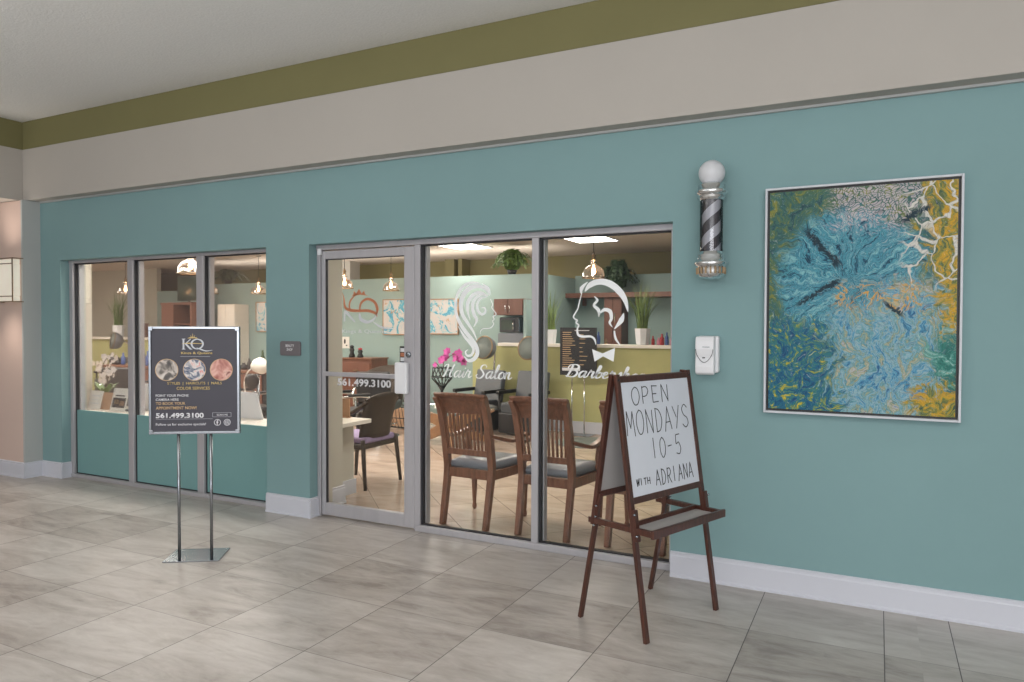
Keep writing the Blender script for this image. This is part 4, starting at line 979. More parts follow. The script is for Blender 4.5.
# ---- potted grasses
def grass_plant(name, label, loc, h, spread, pot_h, pot_r, n=60, m='grass', group=None):
    t = thing(name, label, 'plant', loc, group=group); g = MB()
    for i in range(n):
        a = random.uniform(0, 6.283); l = random.uniform(.6, 1.05)*h; s_ = random.uniform(.1, 1)*spread; w_ = .006*h/.5
        bx, by = random.uniform(-.5, .5)*pot_r, random.uniform(-.5, .5)*pot_r
        c_, sn_ = math.cos(a), math.sin(a); L = []; 
        for k in range(5):
            f = k/4; rr = s_*f**1.8; L.append((bx+c_*rr, by+sn_*rr, pot_h*.9+l*(f-.12*f*f*(s_/spread)), w_*(1-f*.92)))
        vs = []
        for x, y, z, ww in L: vs += [(x-sn_*ww, y+c_*ww, z), (x+sn_*ww, y-c_*ww, z)]
        g.add(vs, [(2*k, 2*k+1, 2*k+3, 2*k+2) for k in range(4)])
    g.build('foliage', M[m], t)
    MB().lathe([(pot_r*.72, 0), (pot_r*.8, .01), (pot_r, pot_h), (pot_r*.9, pot_h), (pot_r*.85, pot_h*.85), (.001, pot_h*.85)], n=8, smooth=False).build('pot', M['white'], t)
    return t
def ground(px, py, z): p = at(px, py, 2, z); return p
ct = 1.245
g1 = at(550.5, 345, 1, 9.50); g2 = at(642.5, 345, 1, 9.50)
grass_plant('potted_grass', 'potted ornamental grass on the lime counter beside the window mullion', (g1.x, 9.50, ct), .62, .30, .20, .10)
grass_plant('potted_grass', 'potted ornamental grass at the right end of the lime counter', (g2.x, 9.50, ct), .68, .42, .22, .11, n=90)
g3 = at(118.5, 345, 1, 9.50)
grass_plant('potted_grass', 'dark potted grass on the half wall seen through the leftmost window', (g3.x, 9.50, ct), .72, .40, .24, .12, m='green', n=80)

# ---- ferns and trailing plants on top of the partition
def fern(label, loc, h, spread, n=34, m='green', nm='potted_fern', leaf=.03, up=.7):
    t = thing(nm, label, 'plant', loc); g = MB()
    for i in range(n):
        a = random.uniform(0, 6.283); s_ = random.uniform(.3, 1)*spread; top = h*random.uniform(.5, 1)*(1-.35*s_/spread)
        c_, sn_ = math.cos(a), math.sin(a)
        prev = None
        for k in range(11):
            f = k/10; rr = .03+s_*f; z = .05+top*math.sin(f*math.pi*up)-.02*f
            p = Vector((c_*rr, sn_*rr, z))
            if prev is not None:
                for sd in (-1, 1):
                    q = p+Vector((-sn_, c_, 0))*sd*leaf*1.9*(1.1-f)+Vector((0, 0, random.uniform(-.012, .012)))
                    g.add([prev, p, q+(p-prev)*.2, q], [(0, 1, 2, 3)])
            prev = p
    g.build('fronds', M[m], t)
    MB().lathe([(.06, 0), (.08, .07), (.07, .07), (.001, .06)], n=16).build('pot', M['vinyl_black'], t)
    return t
pt_ = 2.285
p = at(512, 272, 1, 9.96); fern('bushy green fern on top of the partition above the microwave', (p.x, 9.96, pt_), .42, .36, 90, 'green', leaf=.05, up=.84)
p = at(228, 283, 1, 9.96); fern('trailing plant on top of the partition seen through the third window', (p.x, 9.96, pt_), .30, .42, 30, 'dark_green', 'trailing_plant', .06, .95)

# ---- pendant lamps
def pendant(px, y, label, first=[]):
    p = at(px, 285, 1, y); loc = (p.x, y, 2.06)
    if first: o = dup(first[0], loc, label=label)
    else:
        t = o = thing('pendant_lamp', label, 'lamp', loc, group='glass pendant lamps in the salon')
        MB().tube([(0, 0, .30), (0, 0, .688)], .004, 8).build('cord', M['alu_dark'], t)
        MB().lathe([(.045, .675), (.045, .688)], n=20).build('ceiling_cap', M['chrome'], t)
        MB().lathe([(.012, .21), (.022, .215), (.022, .225), (.012, .235), (.028, .25), (.030, .262), (.014, .275), (.010, .30)], n=18).build('lamp_holder', M['bronze'], t)
        outer = [(.134, 0), (.136, .004), (.132, .018), (.130, .05), (.118, .09), (.085, .125), (.045, .145), (.030, .165), (.045, .185), (.036, .205), (.018, .215)]
        MB().lathe(outer, n=32, cap=False).build('lamp_shade', M['lamp_glass'], t)
        MB().lathe([(.137, -.003), (.139, .002), (.137, .008), (.133, .004), (.137, -.003)], n=32, cap=False).build('shade_rim', M['bronze'], t)
        MB().lathe([(.001, .04), (.018, .048), (.026, .07), (.022, .10), (.012, .125), (.010, .15)], n=16).build('bulb', M['glow'], t)
        first.append(t)
    return o
for px, y, lb in ((593.5, 8.0, 'large pendant lamp hanging over the head of the barber emblem'),
                  (344.5, 8.7, 'pendant lamp seen at the left of the door glass'),
                  (391, 9.6, 'pendant lamp seen at the right of the door glass, in front of the white painting'),
                  (190.5, 5.5, 'pendant lamp high in the middle window on the left, nearest the glass'),
                  (210.5, 9.2, 'pendant lamp right beside the mullion in the third window'),
                  (258.5, 9.6, 'pendant lamp above the small painting at the right of the third window'),
                  (125.5, 8.6, 'pendant lamp seen through the leftmost window')):
    pendant(px, y, lb)

# ---- small abstract paintings on the partition
def small_art(name, seed):
    t = NT(name); v, x, y, z = t.xyz()
    mp = t.node('ShaderNodeMapping', {0: v, 1: (seed, 0, seed*1.7)}).outputs[0]
    n = t.noise(mp, 5.0, 6, .65, 1.5); n2 = t.noise(mp, 9, 5, .6, 1)
    c = t.ramp(n, [(.50, srgb(192, 186, 182)), (.54, srgb(140, 186, 194)), (.58, srgb(44, 130, 166)), (.63, srgb(100, 176, 188)), (.69, srgb(196, 190, 186))])
    c = t.mix(t.math('MULTIPLY', t.smooth(n2, .63, .66), .7), c, srgb(176, 132, 84))
    t.l.new(c, t.b.inputs['Base Color']); t.b.inputs['Roughness'].default_value = .6; return t.m
for i, (xa, xb, ya, yb2, lb) in enumerate(((382.8, 412, 299.5, 335, 'white and turquoise abstract painting seen through the door glass'),
        (428, 458.3, 299, 334.5, 'white and turquoise abstract painting left of the long haired woman emblem'),
        (255.8, 283, 302, 332, 'white and turquoise abstract painting cut by the edge of the third window'))):
    a = at(xa, ya, 1, 9.87); b = at(xb, yb2, 1, 9.87); W_, H_ = b.x-a.x, a.z-b.z
    t = thing('canvas_painting', lb, 'painting', (a.x, 9.897, b.z), group='small abstract paintings in the salon')
    frame_rect(MB(), 0, W_, 0, H_, .014, -.035, 0).build('frame', M['table_wood'], t)
    MB().box(.014, W_-.014, -.028, -.004, .014, H_-.014).build('canvas', small_art('turquoise_abstract', 2.3+i*3.1), t)

# ---- kitchen corner: wall cabinet, microwave, base cabinet
a = at(493.5, 299, 1, 9.55); b = at(522.5, 315, 1, 9.55)
kc = thing('wall_cabinet', 'brown two door wall cabinet above the microwave', 'cabinet', (a.x, 9.55, b.z)); W_, H_ = b.x-a.x, a.z-b.z
MB().box(0, W_, .018, .345, 0, H_).build('body', M['cab_wood'], kc)
for k in (0, 1):
    d_ = MB().box(k*W_/2+.004, (k+1)*W_/2-.004, 0, .018, .004, H_-.004).build('door', M['cab_wood'], kc, bevel=.002)
    xh = W_/2+(-.035 if k == 0 else .035); MB().tube([(xh, -.02, .05), (xh, -.02, .14)], .006, 8).build('handle', M['chrome'], d_)
a = at(494, 333, 1, 9.52); b = at(523, 343, 1, 9.52)
bc = thing('base_cabinet', 'grey cabinet under the microwave behind the lime counter', 'cabinet', (a.x, 9.645, 0))
MB().box(0, b.x-a.x, .02, .25, 0, a.z).build('body', M['vinyl_grey'], bc); MB().box(.0, b.x-a.x, 0, .02, .1, a.z-.01).build('door', M['vinyl_grey'], bc, bevel=.002)
MB().tube([((b.x-a.x)*.85, -.015, 1.0), ((b.x-a.x)*.85, -.015, 1.2)], .006, 8).build('handle', M['chrome'], bc)
p = at(508, 331.5, 1, 9.62)
mw = thing('microwave', 'dark silver microwave oven on the grey cabinet', 'microwave', (p.x, 9.75, a.z))
MB().box(-.165, .165, -.085, .14, .008, .235).build('body', M['steel'], mw, bevel=.008)
d_ = MB().box(-.16, .09, -.10, -.085, .014, .23).build('door', M['dark_steel'], mw, bevel=.006)
MB().box(-.13, .06, -.103, -.10, .05, .195).build('window', M['screen'], d_)
MB().box(.095, .16, -.098, -.085, .014, .23).build('control_panel', M['black'], mw)
MB().tube([(.08, -.118, .05), (.08, -.118, .19)], .006, 8).build('handle', M['chrome'], mw)

# ---- recess: shelf, tall cabinet, plant
a = at(560.8, 295, 1, 11.0); 
sh = thing('wall_shelf', 'long brown wooden shelf on the teal wall behind the lime counter', 'shelf', (a.x, 11.0, 1.95))
MB().box(0, -1.05-a.x, -.12, .295, 0, .075).build('board', M['cab_wood'], sh)
for k in range(3): MB().box(.3+k*.9, .34+k*.9, .2, .295, -.12, 0).build('bracket', M['cab_wood'], sh)
a = at(604, 300, 1, 10.95); b = at(621.5, 300, 1, 10.95)
tc2 = thing('tall_cabinet', 'tall brown wooden cabinet under the long shelf', 'cabinet', (a.x, 10.95, 0)); W_ = b.x-a.x
MB().box(0, W_, .02, .34, 0, 1.945).build('body', M['cab_wood'], tc2)
for k in (0, 1): 
    d_ = MB().box(k*W_/2+.003, (k+1)*W_/2-.003, 0, .02, .08, 1.94).build('door', M['cab_wood'], tc2, bevel=.002)
    MB().box(W_/2+(-.045 if k == 0 else .035), W_/2+(-.035 if k == 0 else .045), -.02, 0, 1.55, 1.70).build('handle', M['chrome'], d_)
p = at(622, 290, 1, 11.15); fern('dark bushy plant standing on the long brown shelf', (p.x, 10.96, 2.025), .55, .33, 110, 'dark_green', 'bushy_plant', .06, .8)

# ---- bottles along the lime counter
def bottle(px, y, z, h, r, m, label, grp):
    p = at(px, 340, 1, y); o = MB().lathe([(r*.9, 0), (r, h*.05), (r, h*.62), (r*.45, h*.76), (r*.40, h*.98), (r*.36, h), (.0005, h)], n=14).build('bottle', m, loc=(p.x, y, z))
    return tag(o, label, 'bottle', grp)
gb = 'small bottles on the lime counter'
for px, h, r, m, lb in ((598.5, .17, .026, 'blue', 'blue bottle beside the tall brown cabinet on the lime counter'),
      (606, .07, .02, 'bronze', 'tiny amber jar on the lime counter near the blue bottle'),
      (653, .12, .022, 'red', 'red bottle just right of the potted grass on the lime counter'),
      (658.5, .10, .022, 'pinkp', 'short pink bottle between two red bottles on the lime counter'),
      (662.0, .15, .028, 'red', 'taller red bottle in the row on the lime counter'),
      (666.8, .17, .026, 'blue', 'blue bottle near the right end of the lime counter'),
      (671.5, .12, .026, 'pinkp', 'pink bottle at the far right end of the lime counter row')):
    bottle(px, 9.50, 1.245, h, r, M[m], lb, gb)

# ---- price list on a rod stand in front of the counter
a = at(560.5, 327.5, 1, 9.2); b = at(596.5, 376, 1, 9.2)
pl = thing('price_list_stand', 'black service price list on a twin rod stand in front of the lime counter', 'sign', ((a.x+b.x)/2, 9.2, 0)); hw = (b.x-a.x)/2
MB().box(-.19, .19, -.08, .16, 0, .008).build('base_plate', M['steel'], pl)
for x in (-.09, .09): MB().tube([(x, 0, .008), (x, 0, b.z+.02)], .009, 10).build('rod', M['chrome'], pl)
frame_rect(MB(), -hw, hw, b.z, a.z, .012, -.012, .012).build('sign_frame', M['dark_steel'], pl)
po2 = MB().box(-hw+.012, hw-.012, -.006, .006, b.z+.012, a.z-.012).build('poster', M['black'], pl)
g = MB(); HH = a.z-b.z
for k in range(17):
    z = a.z-.07-k*HH*.045; x0 = -hw+.035
    g.box(x0, x0+random.uniform(.09, .19), -.0075, -.006, z, z+.008)
    if k % 2: g.box(.02, .02+random.uniform(.04, .12), -.0075, -.006, z, z+.008)
g.build('price_lines', M['tan_print'], po2)['kind'] = 'stuff'
MB().box(-.05, .16, -.0075, -.006, a.z-.045, a.z-.035).build('heading', M['print_white'], po2)
MB().box(-hw+.03, .03, -.0075, -.006, b.z+.06, b.z+.10).build('footer', M['print_white'], po2)

# ---- hooded dryer chairs in front of the counter
def hood_mb():
    mb = MB(); mx = Matrix.Translation((0, -.10, 1.17)) @ Matrix.Rotation(math.radians(72), 4, 'X')
    mb.lathe([(.165, 0), (.172, .01), (.170, .05), (.150, .12), (.105, .18), (.04, .21), (.001, .215)], mx=Matrix.Translation((0, -.14, 1.17)) @ Matrix.Rotation(math.radians(-78), 4, 'X'), n=28)
    return mb
def dryer_chair(x, y, rz, label, first=[]):
    if first: return dup(first[0], (x, y, 0), rz, label)
    t = thing('hood_dryer_chair', label, 'chair', (x, y, 0), rz, 'grey hooded dryer chairs'); first.append(t)
    MB().box(-.26, .26, -.26, .24, .03, .30).build('base', M['vinyl_black'], t, bevel=.012)
    MB().box(-.22, .22, -.28, .20, .30, .45).build('seat', M['vinyl_char'], t, bevel=.03, seg=3)
    mx = Matrix.Translation((0, .20, .62)) @ Matrix.Rotation(math.radians(-12), 4, 'X')
    MB().box(-.25, .25, -.05, .05, -.22, .24, mx).build('backrest', M['vinyl_char'], t, bevel=.025, seg=3)
    for sx in (-1, 1):
        MB().box(sx*.27-.03, sx*.27+.03, -.27, .20, .55, .60).build('armrest', M['black'], t, bevel=.012)
        MB().tube([(sx*.27, -.22, .56), (sx*.27, -.22, .05)], .014, 8).build('arm_support', M['black'], t)
    MB().tube([(0, .27, .30), (0, .30, .90), (.02, .29, 1.10), (.06, .16, 1.20)], .016, 10).build('hood_arm', M['chrome'], t)
    mxh = Matrix.Translation((.07, -.02, 1.19)) @ Matrix.Rotation(math.radians(-100), 4, 'X')
    h = MB().lathe([(.158, -.004), (.165, .0), (.165, .03), (.150, .10), (.110, .16), (.04, .19), (.001, .195)], mx=mxh, n=30, cap=False).build('hood', M['vinyl_grey'], t)
    MB().lathe([(.154, -.006), (.168, -.006), (.168, .008), (.154, .008), (.154, -.006)], mx=mxh, n=30, cap=False).build('hood_rim', M['bronze'], h)
    MB().lathe([(.001, -.002), (.152, -.002), (.152, .004), (.001, .004)], mx=mxh, n=30).build('hood_guard', M['mat_grey'], h)
    return t
p = at(479, 349, 1, 8.95); dryer_chair(p.x, 9.0, math.radians(-12), 'grey hooded dryer chair below the face of the long haired woman emblem')
p = at(523, 349, 1, 8.95); dryer_chair(p.x, 9.0, math.radians(-8), 'grey hooded dryer chair cut by the window mullion')
p = at(115, 345, 1, 9.1); dryer_chair(p.x, 9.05, math.radians(-20), 'hooded dryer chair seen through the leftmost window')

# ---- coffee table with crossed wooden arms
ctb = thing('coffee_table', 'glass topped coffee table with crossed tan wooden arms behind the waiting chairs', 'table', (-4.85, 7.85, 0), math.radians(12))
for k in range(4):
    an = math.radians(90*k+20); c_, s_ = math.cos(an), math.sin(an)
    for z0, z1, nm in ((.0, .22, 'lower_arm'), (.44, .24, 'upper_arm')):
        P = [(.05*c_, .05*s_, z1), (.30*c_, .30*s_, (z0+z1)/2+(.02 if z0 else -.02)), (.56*c_, .56*s_, z0+(-.02 if z0 else .02))]
        MB().sweep(P, [(.06, .16), (.055, .11), (.05, .035)], side=(-s_, c_, 0)).build(nm, M['table_wood'], ctb, bevel=.004)
MB().lathe([(.07, .10), (.08, .16), (.08, .28), (.07, .34)], n=12).build('hub', M['table_wood'], ctb)
MB().lathe([(.001, .445), (.60, .445), (.604, .451), (.60, .457), (.001, .457)], n=48).build('glass_top', M['glass'], ctb)

vs_ = thing('flower_vase', 'dark wire vase of magenta orchids on the coffee table', 'vase', (-5.00, 7.88, .458))
MB().lathe([(.07, 0), (.075, .01), (.02, .05), (.018, .2), (.05, .26)], n=18).build('pedestal', M['black'], vs_)
g = MB()
for k in range(14):
    a = 2*math.pi*k/14; g.tube([(.04*math.cos(a), .04*math.sin(a), .26), (.13*math.cos(a+.4), .13*math.sin(a+.4), .36), (.12*math.cos(a+.9), .12*math.sin(a+.9), .50)], .006, 6)
for z, r in ((.26, .05), (.38, .135), (.50, .12)): g.tube([(r*math.cos(a*math.pi/10), r*math.sin(a*math.pi/10), z) for a in range(21)], .006, 6)
g.build('wire_basket', M['black'], vs_)
def blossoms(mb, cx, cy, cz, r, n=5):
    ax = random.uniform(0, 6.28); nrm = Vector((random.uniform(-.6, .6), -1, random.uniform(-.1, .6))).normalized()
    u = nrm.cross(Vector((0, 0, 1))).normalized(); v = nrm.cross(u)
    for k in range(n):
        a = ax+2*math.pi*k/n; d = u*math.cos(a)+v*math.sin(a); e = u*-math.sin(a)+v*math.cos(a); c = Vector((cx, cy, cz))
        mb.add([c, c+d*r*.55+e*r*.38+nrm*r*.08, c+d*r+nrm*r*.2, c+d*r*.55-e*r*.38+nrm*r*.08], [(0, 1, 2, 3)])
g = MB()
for k in range(16): f = k/15; blossoms(g, -.08+.42*f+random.uniform(-.03, .03), random.uniform(-.06, .04), .52+.16*math.sin(f*2.6)+random.uniform(-.06, .05), .055)
g.build('blossoms', M['magenta'], vs_)
g = MB(); g.tube([(0, 0, .35), (.03, 0, .6), (.18, 0, .68), (.34, 0, .58)], .005, 6); g.tube([(0, 0, .35), (-.05, 0, .52), (-.08, -.02, .56)], .005, 6); g.build('stems', M['stem'], vs_)
cd = thing('tabletop_card', 'small white printed card standing on the coffee table', 'card', (-4.88, 7.66, .458))
MB().box(-.09, .09, -.002, .002, 0, .15, Matrix.Rotation(math.radians(-10), 4, 'X')).build('card', M['paper'], cd)
MB().box(-.07, .07, -.0045, -.002, .03, .05, Matrix.Rotation(math.radians(-10), 4, 'X')).build('print', M['red'], cd)

tag(MB().lathe([(.001, 0), (.42, 0), (.43, .006), (.42, .012), (.001, .012)], n=40, sx=1, sy=1).build('floor_mat', M['mat_grey'], loc=(at(588, 443, 2, 0).x, at(588, 443, 2, 0).y, 0)),
    'round grey rubber mat on the salon floor behind the waiting chairs', 'mat')

# ---- small things through the door
a = at(341.5, 357.5, 1, 9.3); b = at(370.5, 360, 1, 9.3)
dr = thing('dresser', 'brown wooden dresser by the teal partition seen through the door', 'cabinet', (a.x, 9.3, 0)); W_ = b.x-a.x
MB().box(0, W_, .02, .45, 0, a.z-.025).build('body', M['cab_wood'], dr); MB().box(-.02, W_+.02, -.01, .46, a.z-.025, a.z).build('top', M['chair_wood'], dr, bevel=.004)
for k in range(3):
    d_ = MB().box(.02, W_-.02, 0, .02, .08+k*.28, .33+k*.28).build('drawer', M['cab_wood'], dr, bevel=.003); MB().box(W_/2-.05, W_/2+.05, -.02, 0, .2+k*.28, .215+k*.28).build('handle', M['bronze'], d_)
for px, h, lb in ((350, .20, 'black figurine on the left of the brown dresser'), (358.3, .16, 'squat black figurine with red top on the brown dresser')):
    p = at(px, 355, 1, 9.45); f_ = thing('figurine', lb, 'ornament', (p.x, 9.5, a.z))
    MB().lathe([(.05, 0), (.055, .02), (.03, h*.4), (.045, h*.6), (.03, h*.75), (.012, h*.8)], n=14).build('body', M['black'], f_)
    MB().lathe([(.001, h*.72), (.035, h*.8), (.035, h*.92), (.001, h)], n=14).build('head', M['black'] if px == 350 else M['red'], f_)
p = at(345.5, 342.5, 1, 9.88); cdw = thing('small_print', 'small white print with black marks on the wall above the dresser', 'picture', (p.x, 9.898, p.z))
MB().box(-.075, .075, -.012, 0, -.10, .10).build('sheet', M['paper'], cdw)
MB().disc(-.02, .02, .02, .045, -.014, -.012, 14).build('ink_mark', M['ink'], cdw); MB().disc(.02, -.05, .018, .012, -.014, -.012, 14).build('ink_mark', M['ink'], cdw)

def tub_chair(x, y, rz, label):
    t = thing('tub_chair', label, 'chair', (x, y, 0), rz); g = []
    V_ = []; Fc = []; NA = 18
    for s2, rr in ((0, .30), (1, .25)):
        for i in range(3):
            for j in range(NA+1):
                f = j/NA*2-1; an = math.radians(90+f*125); top = .62+.26*max(0, math.cos(f*1.5))
                V_.append((rr*math.cos(an)*(1+.06*i), rr*math.sin(an)*(1+.06*i), .30+(top-.30)*i/2))
    m6 = 3*(NA+1)
    for i in range(2):
        for j in range(NA): q = i*(NA+1)+j; Fc += [(q, q+1, q+NA+2, q+NA+1), (m6+q, m6+q+NA+1, m6+q+NA+2, m6+q+1)]
    for j in range(NA):
        for i in (0, 2): q = i*(NA+1)+j; Fc.append((q, q+1, m6+q+1, m6+q))
    for i in range(2):
        for j in (0, NA): q = i*(NA+1)+j; Fc.append((q, q+NA+1, m6+q+NA+1, m6+q))
    MB().add(V_, Fc, True).build('shell', Wk, t)
    MB().lathe([(.001, .34), (.24, .34), (.26, .38), (.24, .44), (.001, .45)], n=28).build('seat', M['vinyl_black'], t)
    for k in range(4): an = math.radians(45+90*k); MB().tube([(.16*math.cos(an), .16*math.sin(an), .36), (.24*math.cos(an), .24*math.sin(an), 0)], .014, 8).build('leg', M['black'], t)
p = at(382.5, 370, 1, 8.9); tub_chair(p.x, 8.9, math.radians(10), 'grey brown tub chair against the teal partition seen through the door')

def salon_chair(x, y, rz, label, first=[]):
    if first: return dup(first[0], (x, y, 0), rz, label)
    t = thing('salon_chair', label, 'chair', (x, y, 0), rz, 'black styling chairs'); first.append(t)
    MB().lathe([(.001, 0), (.27, 0), (.275, .012), (.05, .035), (.035, .06), (.035, .36), (.001, .36)], n=28).build('hydraulic_base', M['chrome'], t)
    MB().box(-.25, .25, -.26, .22, .36, .48).build('seat', M['vinyl_black'], t, bevel=.03, seg=3)
    mx = Matrix.Translation((0, .24, .68)) @ Matrix.Rotation(math.radians(-10), 4, 'X')
    MB().box(-.23, .23, -.04, .04, -.20, .21, mx).build('backrest', M['vinyl_black'], t, bevel=.025, seg=3)
    for sx in (-1, 1):
        pts, _ = smooth_path([(sx*.27, .22, .45), (sx*.29, .20, .62), (sx*.30, .05, .66), (sx*.30, -.22, .62), (sx*.28, -.24, .44)], 1, 4)
        MB().tube(pts, .014, 8).build('arm_frame', M['chrome'], t)
        MB().box(sx*.30-.025, sx*.30+.025, -.20, .08, .655, .685).build('armrest', M['vinyl_black'], t, bevel=.01)
    MB().box(-.14, .14, -.42, -.30, .12, .14).build('footrest', M['chrome'], t, bevel=.004)
    return t
p = at(345, 390, 1, 6.9); salon_chair(p.x, 6.9, math.radians(150), 'black styling chair behind the low white counter, left of the woven armchair')
p = at(379, 390, 1, 7.9); salon_chair(p.x, 7.9, math.radians(200), 'black styling chair directly behind the woven armchair')
p = at(249, 395, 1, 6.6); salon_chair(p.x, 6.6, math.radians(160), 'black styling chair seen through the third window')
p = at(128, 390, 1, 6.9); salon_chair(p.x, 6.9, math.radians(200), 'black styling chair seen low in the leftmost window')

p = at(401, 428, 2, 0)
mr = thing('magazine_rack', 'black wire rack of magazines on the salon floor seen through the door', 'rack', (p.x, p.y, 0))
g = MB()
for k in range(7):
    f = k/6*2-1
    for y in (-.12, .12): g.tube([(f*.16, y*.5, .02), (f*.19, y, .16), (f*.16, y*1.15, .32)], .005, 6)
for z, w2, d2 in ((.02, .16, .06), (.16, .19, .12), (.32, .16, .138)): g.tube([(-w2, -d2, z), (w2, -d2, z), (w2, d2, z), (-w2, d2, z), (-w2, -d2, z)], .007, 6)
g.build('wire_frame', M['black'], mr)
for k, m in enumerate(('kraft', 'paper', 'red', 'paper')):
    o = MB().box(-.13, .13, -.006, .006, 0, .27).build('magazine', M[m], loc=(p.x, p.y-.045+.03*k, .03))
    tag(o, ('tan', 'white', 'red', 'pale')[k]+' magazine standing in the black wire rack, '+('front one', 'second from the front', 'third from the front', 'rearmost')[k], 'magazine', 'magazines in the wire rack')

# ---- orchids
def orchid(label, loc, sprays, m='petal', rs=.04, n=10, leaf=.22, nm='potted_orchid'):
    t = thing(nm, label, 'plant', loc); g = MB(); st = MB()
    for P in sprays:
        pts, _ = smooth_path(P, 1, 5); st.tube(pts, .004, 6)
        for k in range(n): q = pts[int((.35+.65*k/n)*(len(pts)-1))]; blossoms(g, q[0]+random.uniform(-.035, .035), q[1]-.01+random.uniform(-.03, .03), q[2]+random.uniform(-.045, .04), rs*random.uniform(.8, 1.15))
    st.build('stems', M['stem'], t); g.build('blossoms', M[m], t)
    lf = MB()
    for k in range(16):
        a = random.uniform(0, 6.28); c_, s_ = math.cos(a), math.sin(a); L = leaf*random.uniform(.5, 1.1); prev = None; vs = []
        for j in range(6):
            f = j/5; r_ = L*f; z = .10+L*1.1*math.sin(f*1.9)*.8; w_ = .014*math.sin(math.pi*min(1, f*.9+.12))
            vs += [(c_*r_-s_*w_, s_*r_+c_*w_, z), (c_*r_+s_*w_, s_*r_-c_*w_, z)]
        lf.add(vs, [(2*j, 2*j+1, 2*j+3, 2*j+2) for j in range(5)], True)
    lf.build('leaves', M['green'], t)
    MB().lathe([(.05, 0), (.07, .11), (.062, .11), (.001, .095)], n=20).build('pot', M['cab_wood'], t)
    return t
p = at(105, 400, 1, 4.71)
orchid('white orchid in a pot on the display ledge of the leftmost window', (p.x, 4.71, .655),
       [[(0, 0, .1), (-.03, 0, .30), (-.10, -.02, .43), (-.27, -.03, .49)], [(0, 0, .1), (.05, 0, .30), (.14, -.02, .46), (.22, -.03, .50)], [(0, 0, .1), (.0, .02, .3), (-.02, .0, .44), (.10, .0, .55)], [(.02, 0, .1), (.02, 0, .28), (.10, -.02, .36), (.24, -.03, .38)]], n=13, rs=.034, leaf=.16)
p = at(343, 370, 1, 4.97)
orchid('white orchid in a pot on the low counter inside the door', (p.x-.12, 5.0, zc),
       [[(0, 0, .1), (.02, 0, .4), (.03, -.01, .6), (.09, -.02, .66)], [(0, 0, .1), (-.01, 0, .35), (.04, 0, .48), (.10, -.02, .44)]], n=16, rs=.04, leaf=.05)

# ---- brochures and panel on the window ledge
def stand_card(name, label, px0, px1, y, h, m, lean=14, extra=None, grp=None):
    a = at(px0, 400, 1, y); b = at(px1, 400, 1, y); w2 = b.x-a.x
    t = thing(name, label, 'brochure', (a.x, y, .657), group=grp); mx = Matrix.Rotation(math.radians(-lean), 4, 'X')
    c = MB().box(0, w2, -.002, .002, 0, h, mx).build('sheet', m, t)
    if extra:
        for k, (x0, x1, z0, z1, mm) in enumerate(extra): MB().box(x0*w2, x1*w2, -.0035, -.002, z0*h, z1*h, mx).build('print', mm, c)
    MB().box(w2*.4, w2*.6, .0, .07, 0, .004).build('foot', m, t)
    return t
stand_card('brochure', 'plain pale brochure at the left of the window ledge', 87, 99.5, 4.53, .185, M['paper'], extra=[(.15, .85, .3, .34, M['silver']), (.15, .7, .5, .53, M['silver']), (.15, .8, .7, .74, M['silver'])])
stand_card('brochure', 'plain kraft brown card between the pale and the printed brochure', 98, 111, 4.56, .17, M['kraft'])
stand_card('brochure', 'printed brochure with dark photographs on the window ledge', 109.5, 124.5, 4.53, .225, M['paper'], extra=[(.08, .92, .15, .58, M['vinyl_black']), (.2, .8, .64, .70, M['ink']), (.2, .5, .3, .5, M['tan_print']), (.55, .85, .25, .45, M['kraft'])])
stand_card('brochure', 'dark covered brochure partly behind the first window mullion', 124, 137, 4.56, .20, M['vinyl_char'], extra=[(.1, .9, .1, .25, M['paper'])])
a = at(139.5, 384, 1, 4.74); b = at(256, 398, 1, 4.74); b2 = at(263, 421, 1, 4.74)
pn = MB().prism([(0, 0), (b2.x-a.x, 0), (b.x-a.x, .235), (0, .262)], 0, .012).build('display_panel', M['white'], loc=(a.x, 4.74, .655))
tag(pn, 'low white display panel standing along the window ledge behind the poster', 'panel')

# ---- long styling counter seen through the three windows
xa, xb = at(98, 370, 1, 7.8)[0], at(290, 370, 1, 7.8)[0]
sc = thing('styling_counter', 'long brown wooden styling counter across the back of the left windows', 'counter', (xa, 7.8, 0)); W_ = xb-xa
MB().box(-.02, W_+.02, -.02, .47, .78, .82).build('worktop', M['chair_wood'], sc, bevel=.004)
MB().box(0, W_, .02, .45, 0, .78).build('body', M['vinyl_black'], sc)
nd = 8
for k in range(nd):
    if k % 2 == 0:
        d_ = MB().box(k*W_/nd+.02, (k+1)*W_/nd-.02, 0, .02, .10, .76).build('drawer_front', M['cab_wood'], sc, bevel=.003); MB().box((k+.4)*W_/nd, (k+.6)*W_/nd, -.02, 0, .6, .615).build('handle', M['steel'], d_)
gs = 'bottles and tools on the styling counter'
for i, (px, h, r, m, lb) in enumerate(((112, .16, .05, 'black', 'black tub at the left end of the styling counter'), (117.5, .12, .07, 'black', 'wide black tray box on the styling counter'),
      (123, .20, .035, 'blue', 'blue spray bottle on the styling counter'), (144, .20, .04, 'black', 'tall black bottle on the styling counter beside the mullion'), (147.5, .24, .035, 'blue', 'dark blue bottle on the styling counter left of the poster'),
      (243.5, .10, .06, 'black', 'black case on the styling counter right beside the poster'), (249, .17, .03, 'black', 'black spray bottle on the styling counter in the third window'),
      (253.5, .08, .05, 'dark_steel', 'low dark metal dish on the styling counter'), (258, .13, .03, 'red', 'red bottle on the styling counter in the third window'), (262.5, .3, .035, 'dark_green', 'tall dark green bottle on the styling counter'))):
    o = bottle(px, 8.0, .82, h, r, M[m], lb, gs)

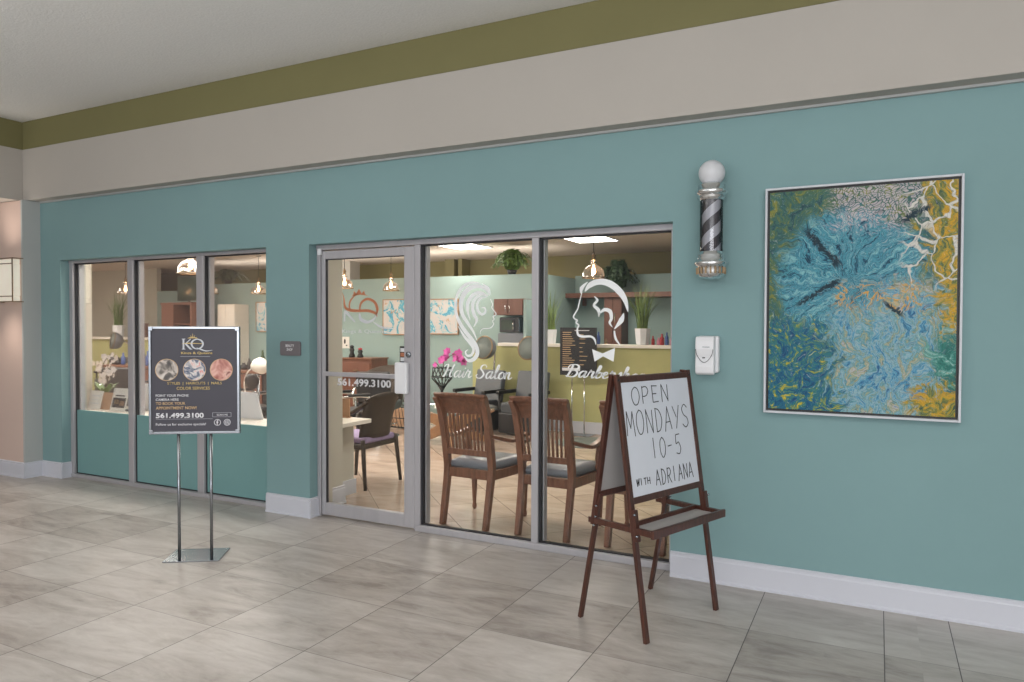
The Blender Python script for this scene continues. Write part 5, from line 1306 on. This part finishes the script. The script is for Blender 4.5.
# bonnet steamer, closet, television, cabinet
p = at(258, 372, 1, 6.2)
bs = thing('hair_steamer', 'white bonnet hair steamer with black fan on a stand in the third window', 'hair steamer', (p.x, 6.2, 0))
MB().tube([(0, 0, .05), (0, 0, .92)], .018, 10).build('pole', M['steel'], bs)
for k in range(5): an = 2*math.pi*k/5; MB().tube([(0, 0, .08), (.22*math.cos(an), .22*math.sin(an), .03)], .014, 8).build('foot', M['black'], bs)
MB().lathe([(.09, 0), (.10, .02), (.095, .08), (.06, .13), (.001, .15)], mx=Matrix.Translation((.02, -.02, .98)) @ Matrix.Rotation(math.radians(35), 4, 'Y'), n=24).build('bonnet', M['white_laminate'], bs)
g = MB(); mxf = Matrix.Translation((-.06, -.04, .84)) @ Matrix.Rotation(math.radians(90), 4, 'X')
g.lathe([(.085, -.03), (.09, -.02), (.09, .02), (.085, .03), (.03, .035), (.001, .035)], mx=mxf, n=24); g.build('fan_housing', M['black'], bs)
pts, _ = smooth_path([(-.14, -.05, .66), (-.17, -.05, .82), (-.10, -.05, .96), (.02, -.04, 1.02)], 1, 5); MB().tube(pts, .008, 8).build('hose', M['white_laminate'], bs)

a = at(219.5, 304.5, 1, 9.6); b = at(236.5, 304.5, 1, 9.6)
cl = thing('storage_closet', 'tall off white two door closet in front of the teal partition', 'cabinet', (a.x, 9.55, 0)); W_ = b.x-a.x
MB().box(0, W_, .02, .34, 0, a.z).build('body', M['white_laminate'], cl)
for k in (0, 1):
    d_ = MB().box(k*W_/2+.004, (k+1)*W_/2-.004, 0, .02, .05, a.z-.01).build('door', M['white_laminate'], cl, bevel=.002); MB().box(W_/2+(-.05 if k == 0 else .04), W_/2+(-.04 if k == 0 else .05), -.02, 0, 1.0, 1.15).build('handle', M['steel'], d_)
a = at(166, 303, 1, 9.2); b = at(196, 303, 1, 9.2)
bk = thing('tall_cabinet', 'tall open brown wooden cabinet below the television in the middle window', 'cabinet', (a.x, 9.1, 0)); W_ = b.x-a.x
MB().box(0, W_*.40, 0, .45, 0, a.z-.04).build('side_panel', M['cab_wood'], bk); MB().box(W_*.40, W_, .40, .45, 0, a.z-.04).build('back_panel', M['vinyl_black'], bk)
MB().box(-.01, W_+.01, -.02, .46, a.z-.04, a.z).build('top', M['cab_wood'], bk); MB().box(W_*.95, W_, 0, .40, 0, a.z-.04).build('side_panel', M['cab_wood'], bk)
for z in (.6, 1.1, 1.5): MB().box(W_*.4, W_*.95, .03, .40, z, z+.02).build('shelf', M['cab_wood'], bk)
tv = thing('television', 'dark flat television standing on the tall brown cabinet in the middle window', 'television', (a.x+W_*.62, 9.3, a.z)); 
MB().box(-W_*.36, W_*.42, -.02, .02, .04, .50).build('housing', M['black'], tv, bevel=.004); MB().box(-W_*.34, W_*.40, -.023, -.02, .06, .48).build('screen', M['screen'], tv)
MB().box(-.10, .10, -.08, .08, 0, .015).build('stand_foot', M['black'], tv); MB().box(-.02, .02, -.01, .01, .015, .06).build('stand_neck', M['black'], tv)
for px, h, m, lb in ((143.2, .26, 'black', 'black box on the left half wall beside the mullion'), (148.5, .28, 'cab_wood', 'brown box on the left half wall, just left of the poster')):
    p = at(px, 335, 1, 9.6); o = MB().box(-.06, .06, -.06, .06, 0, h).build('storage_box', M[m], loc=(p.x, 9.5, 1.245), bevel=.004); tag(o, lb, 'box', 'boxes on the left half wall')
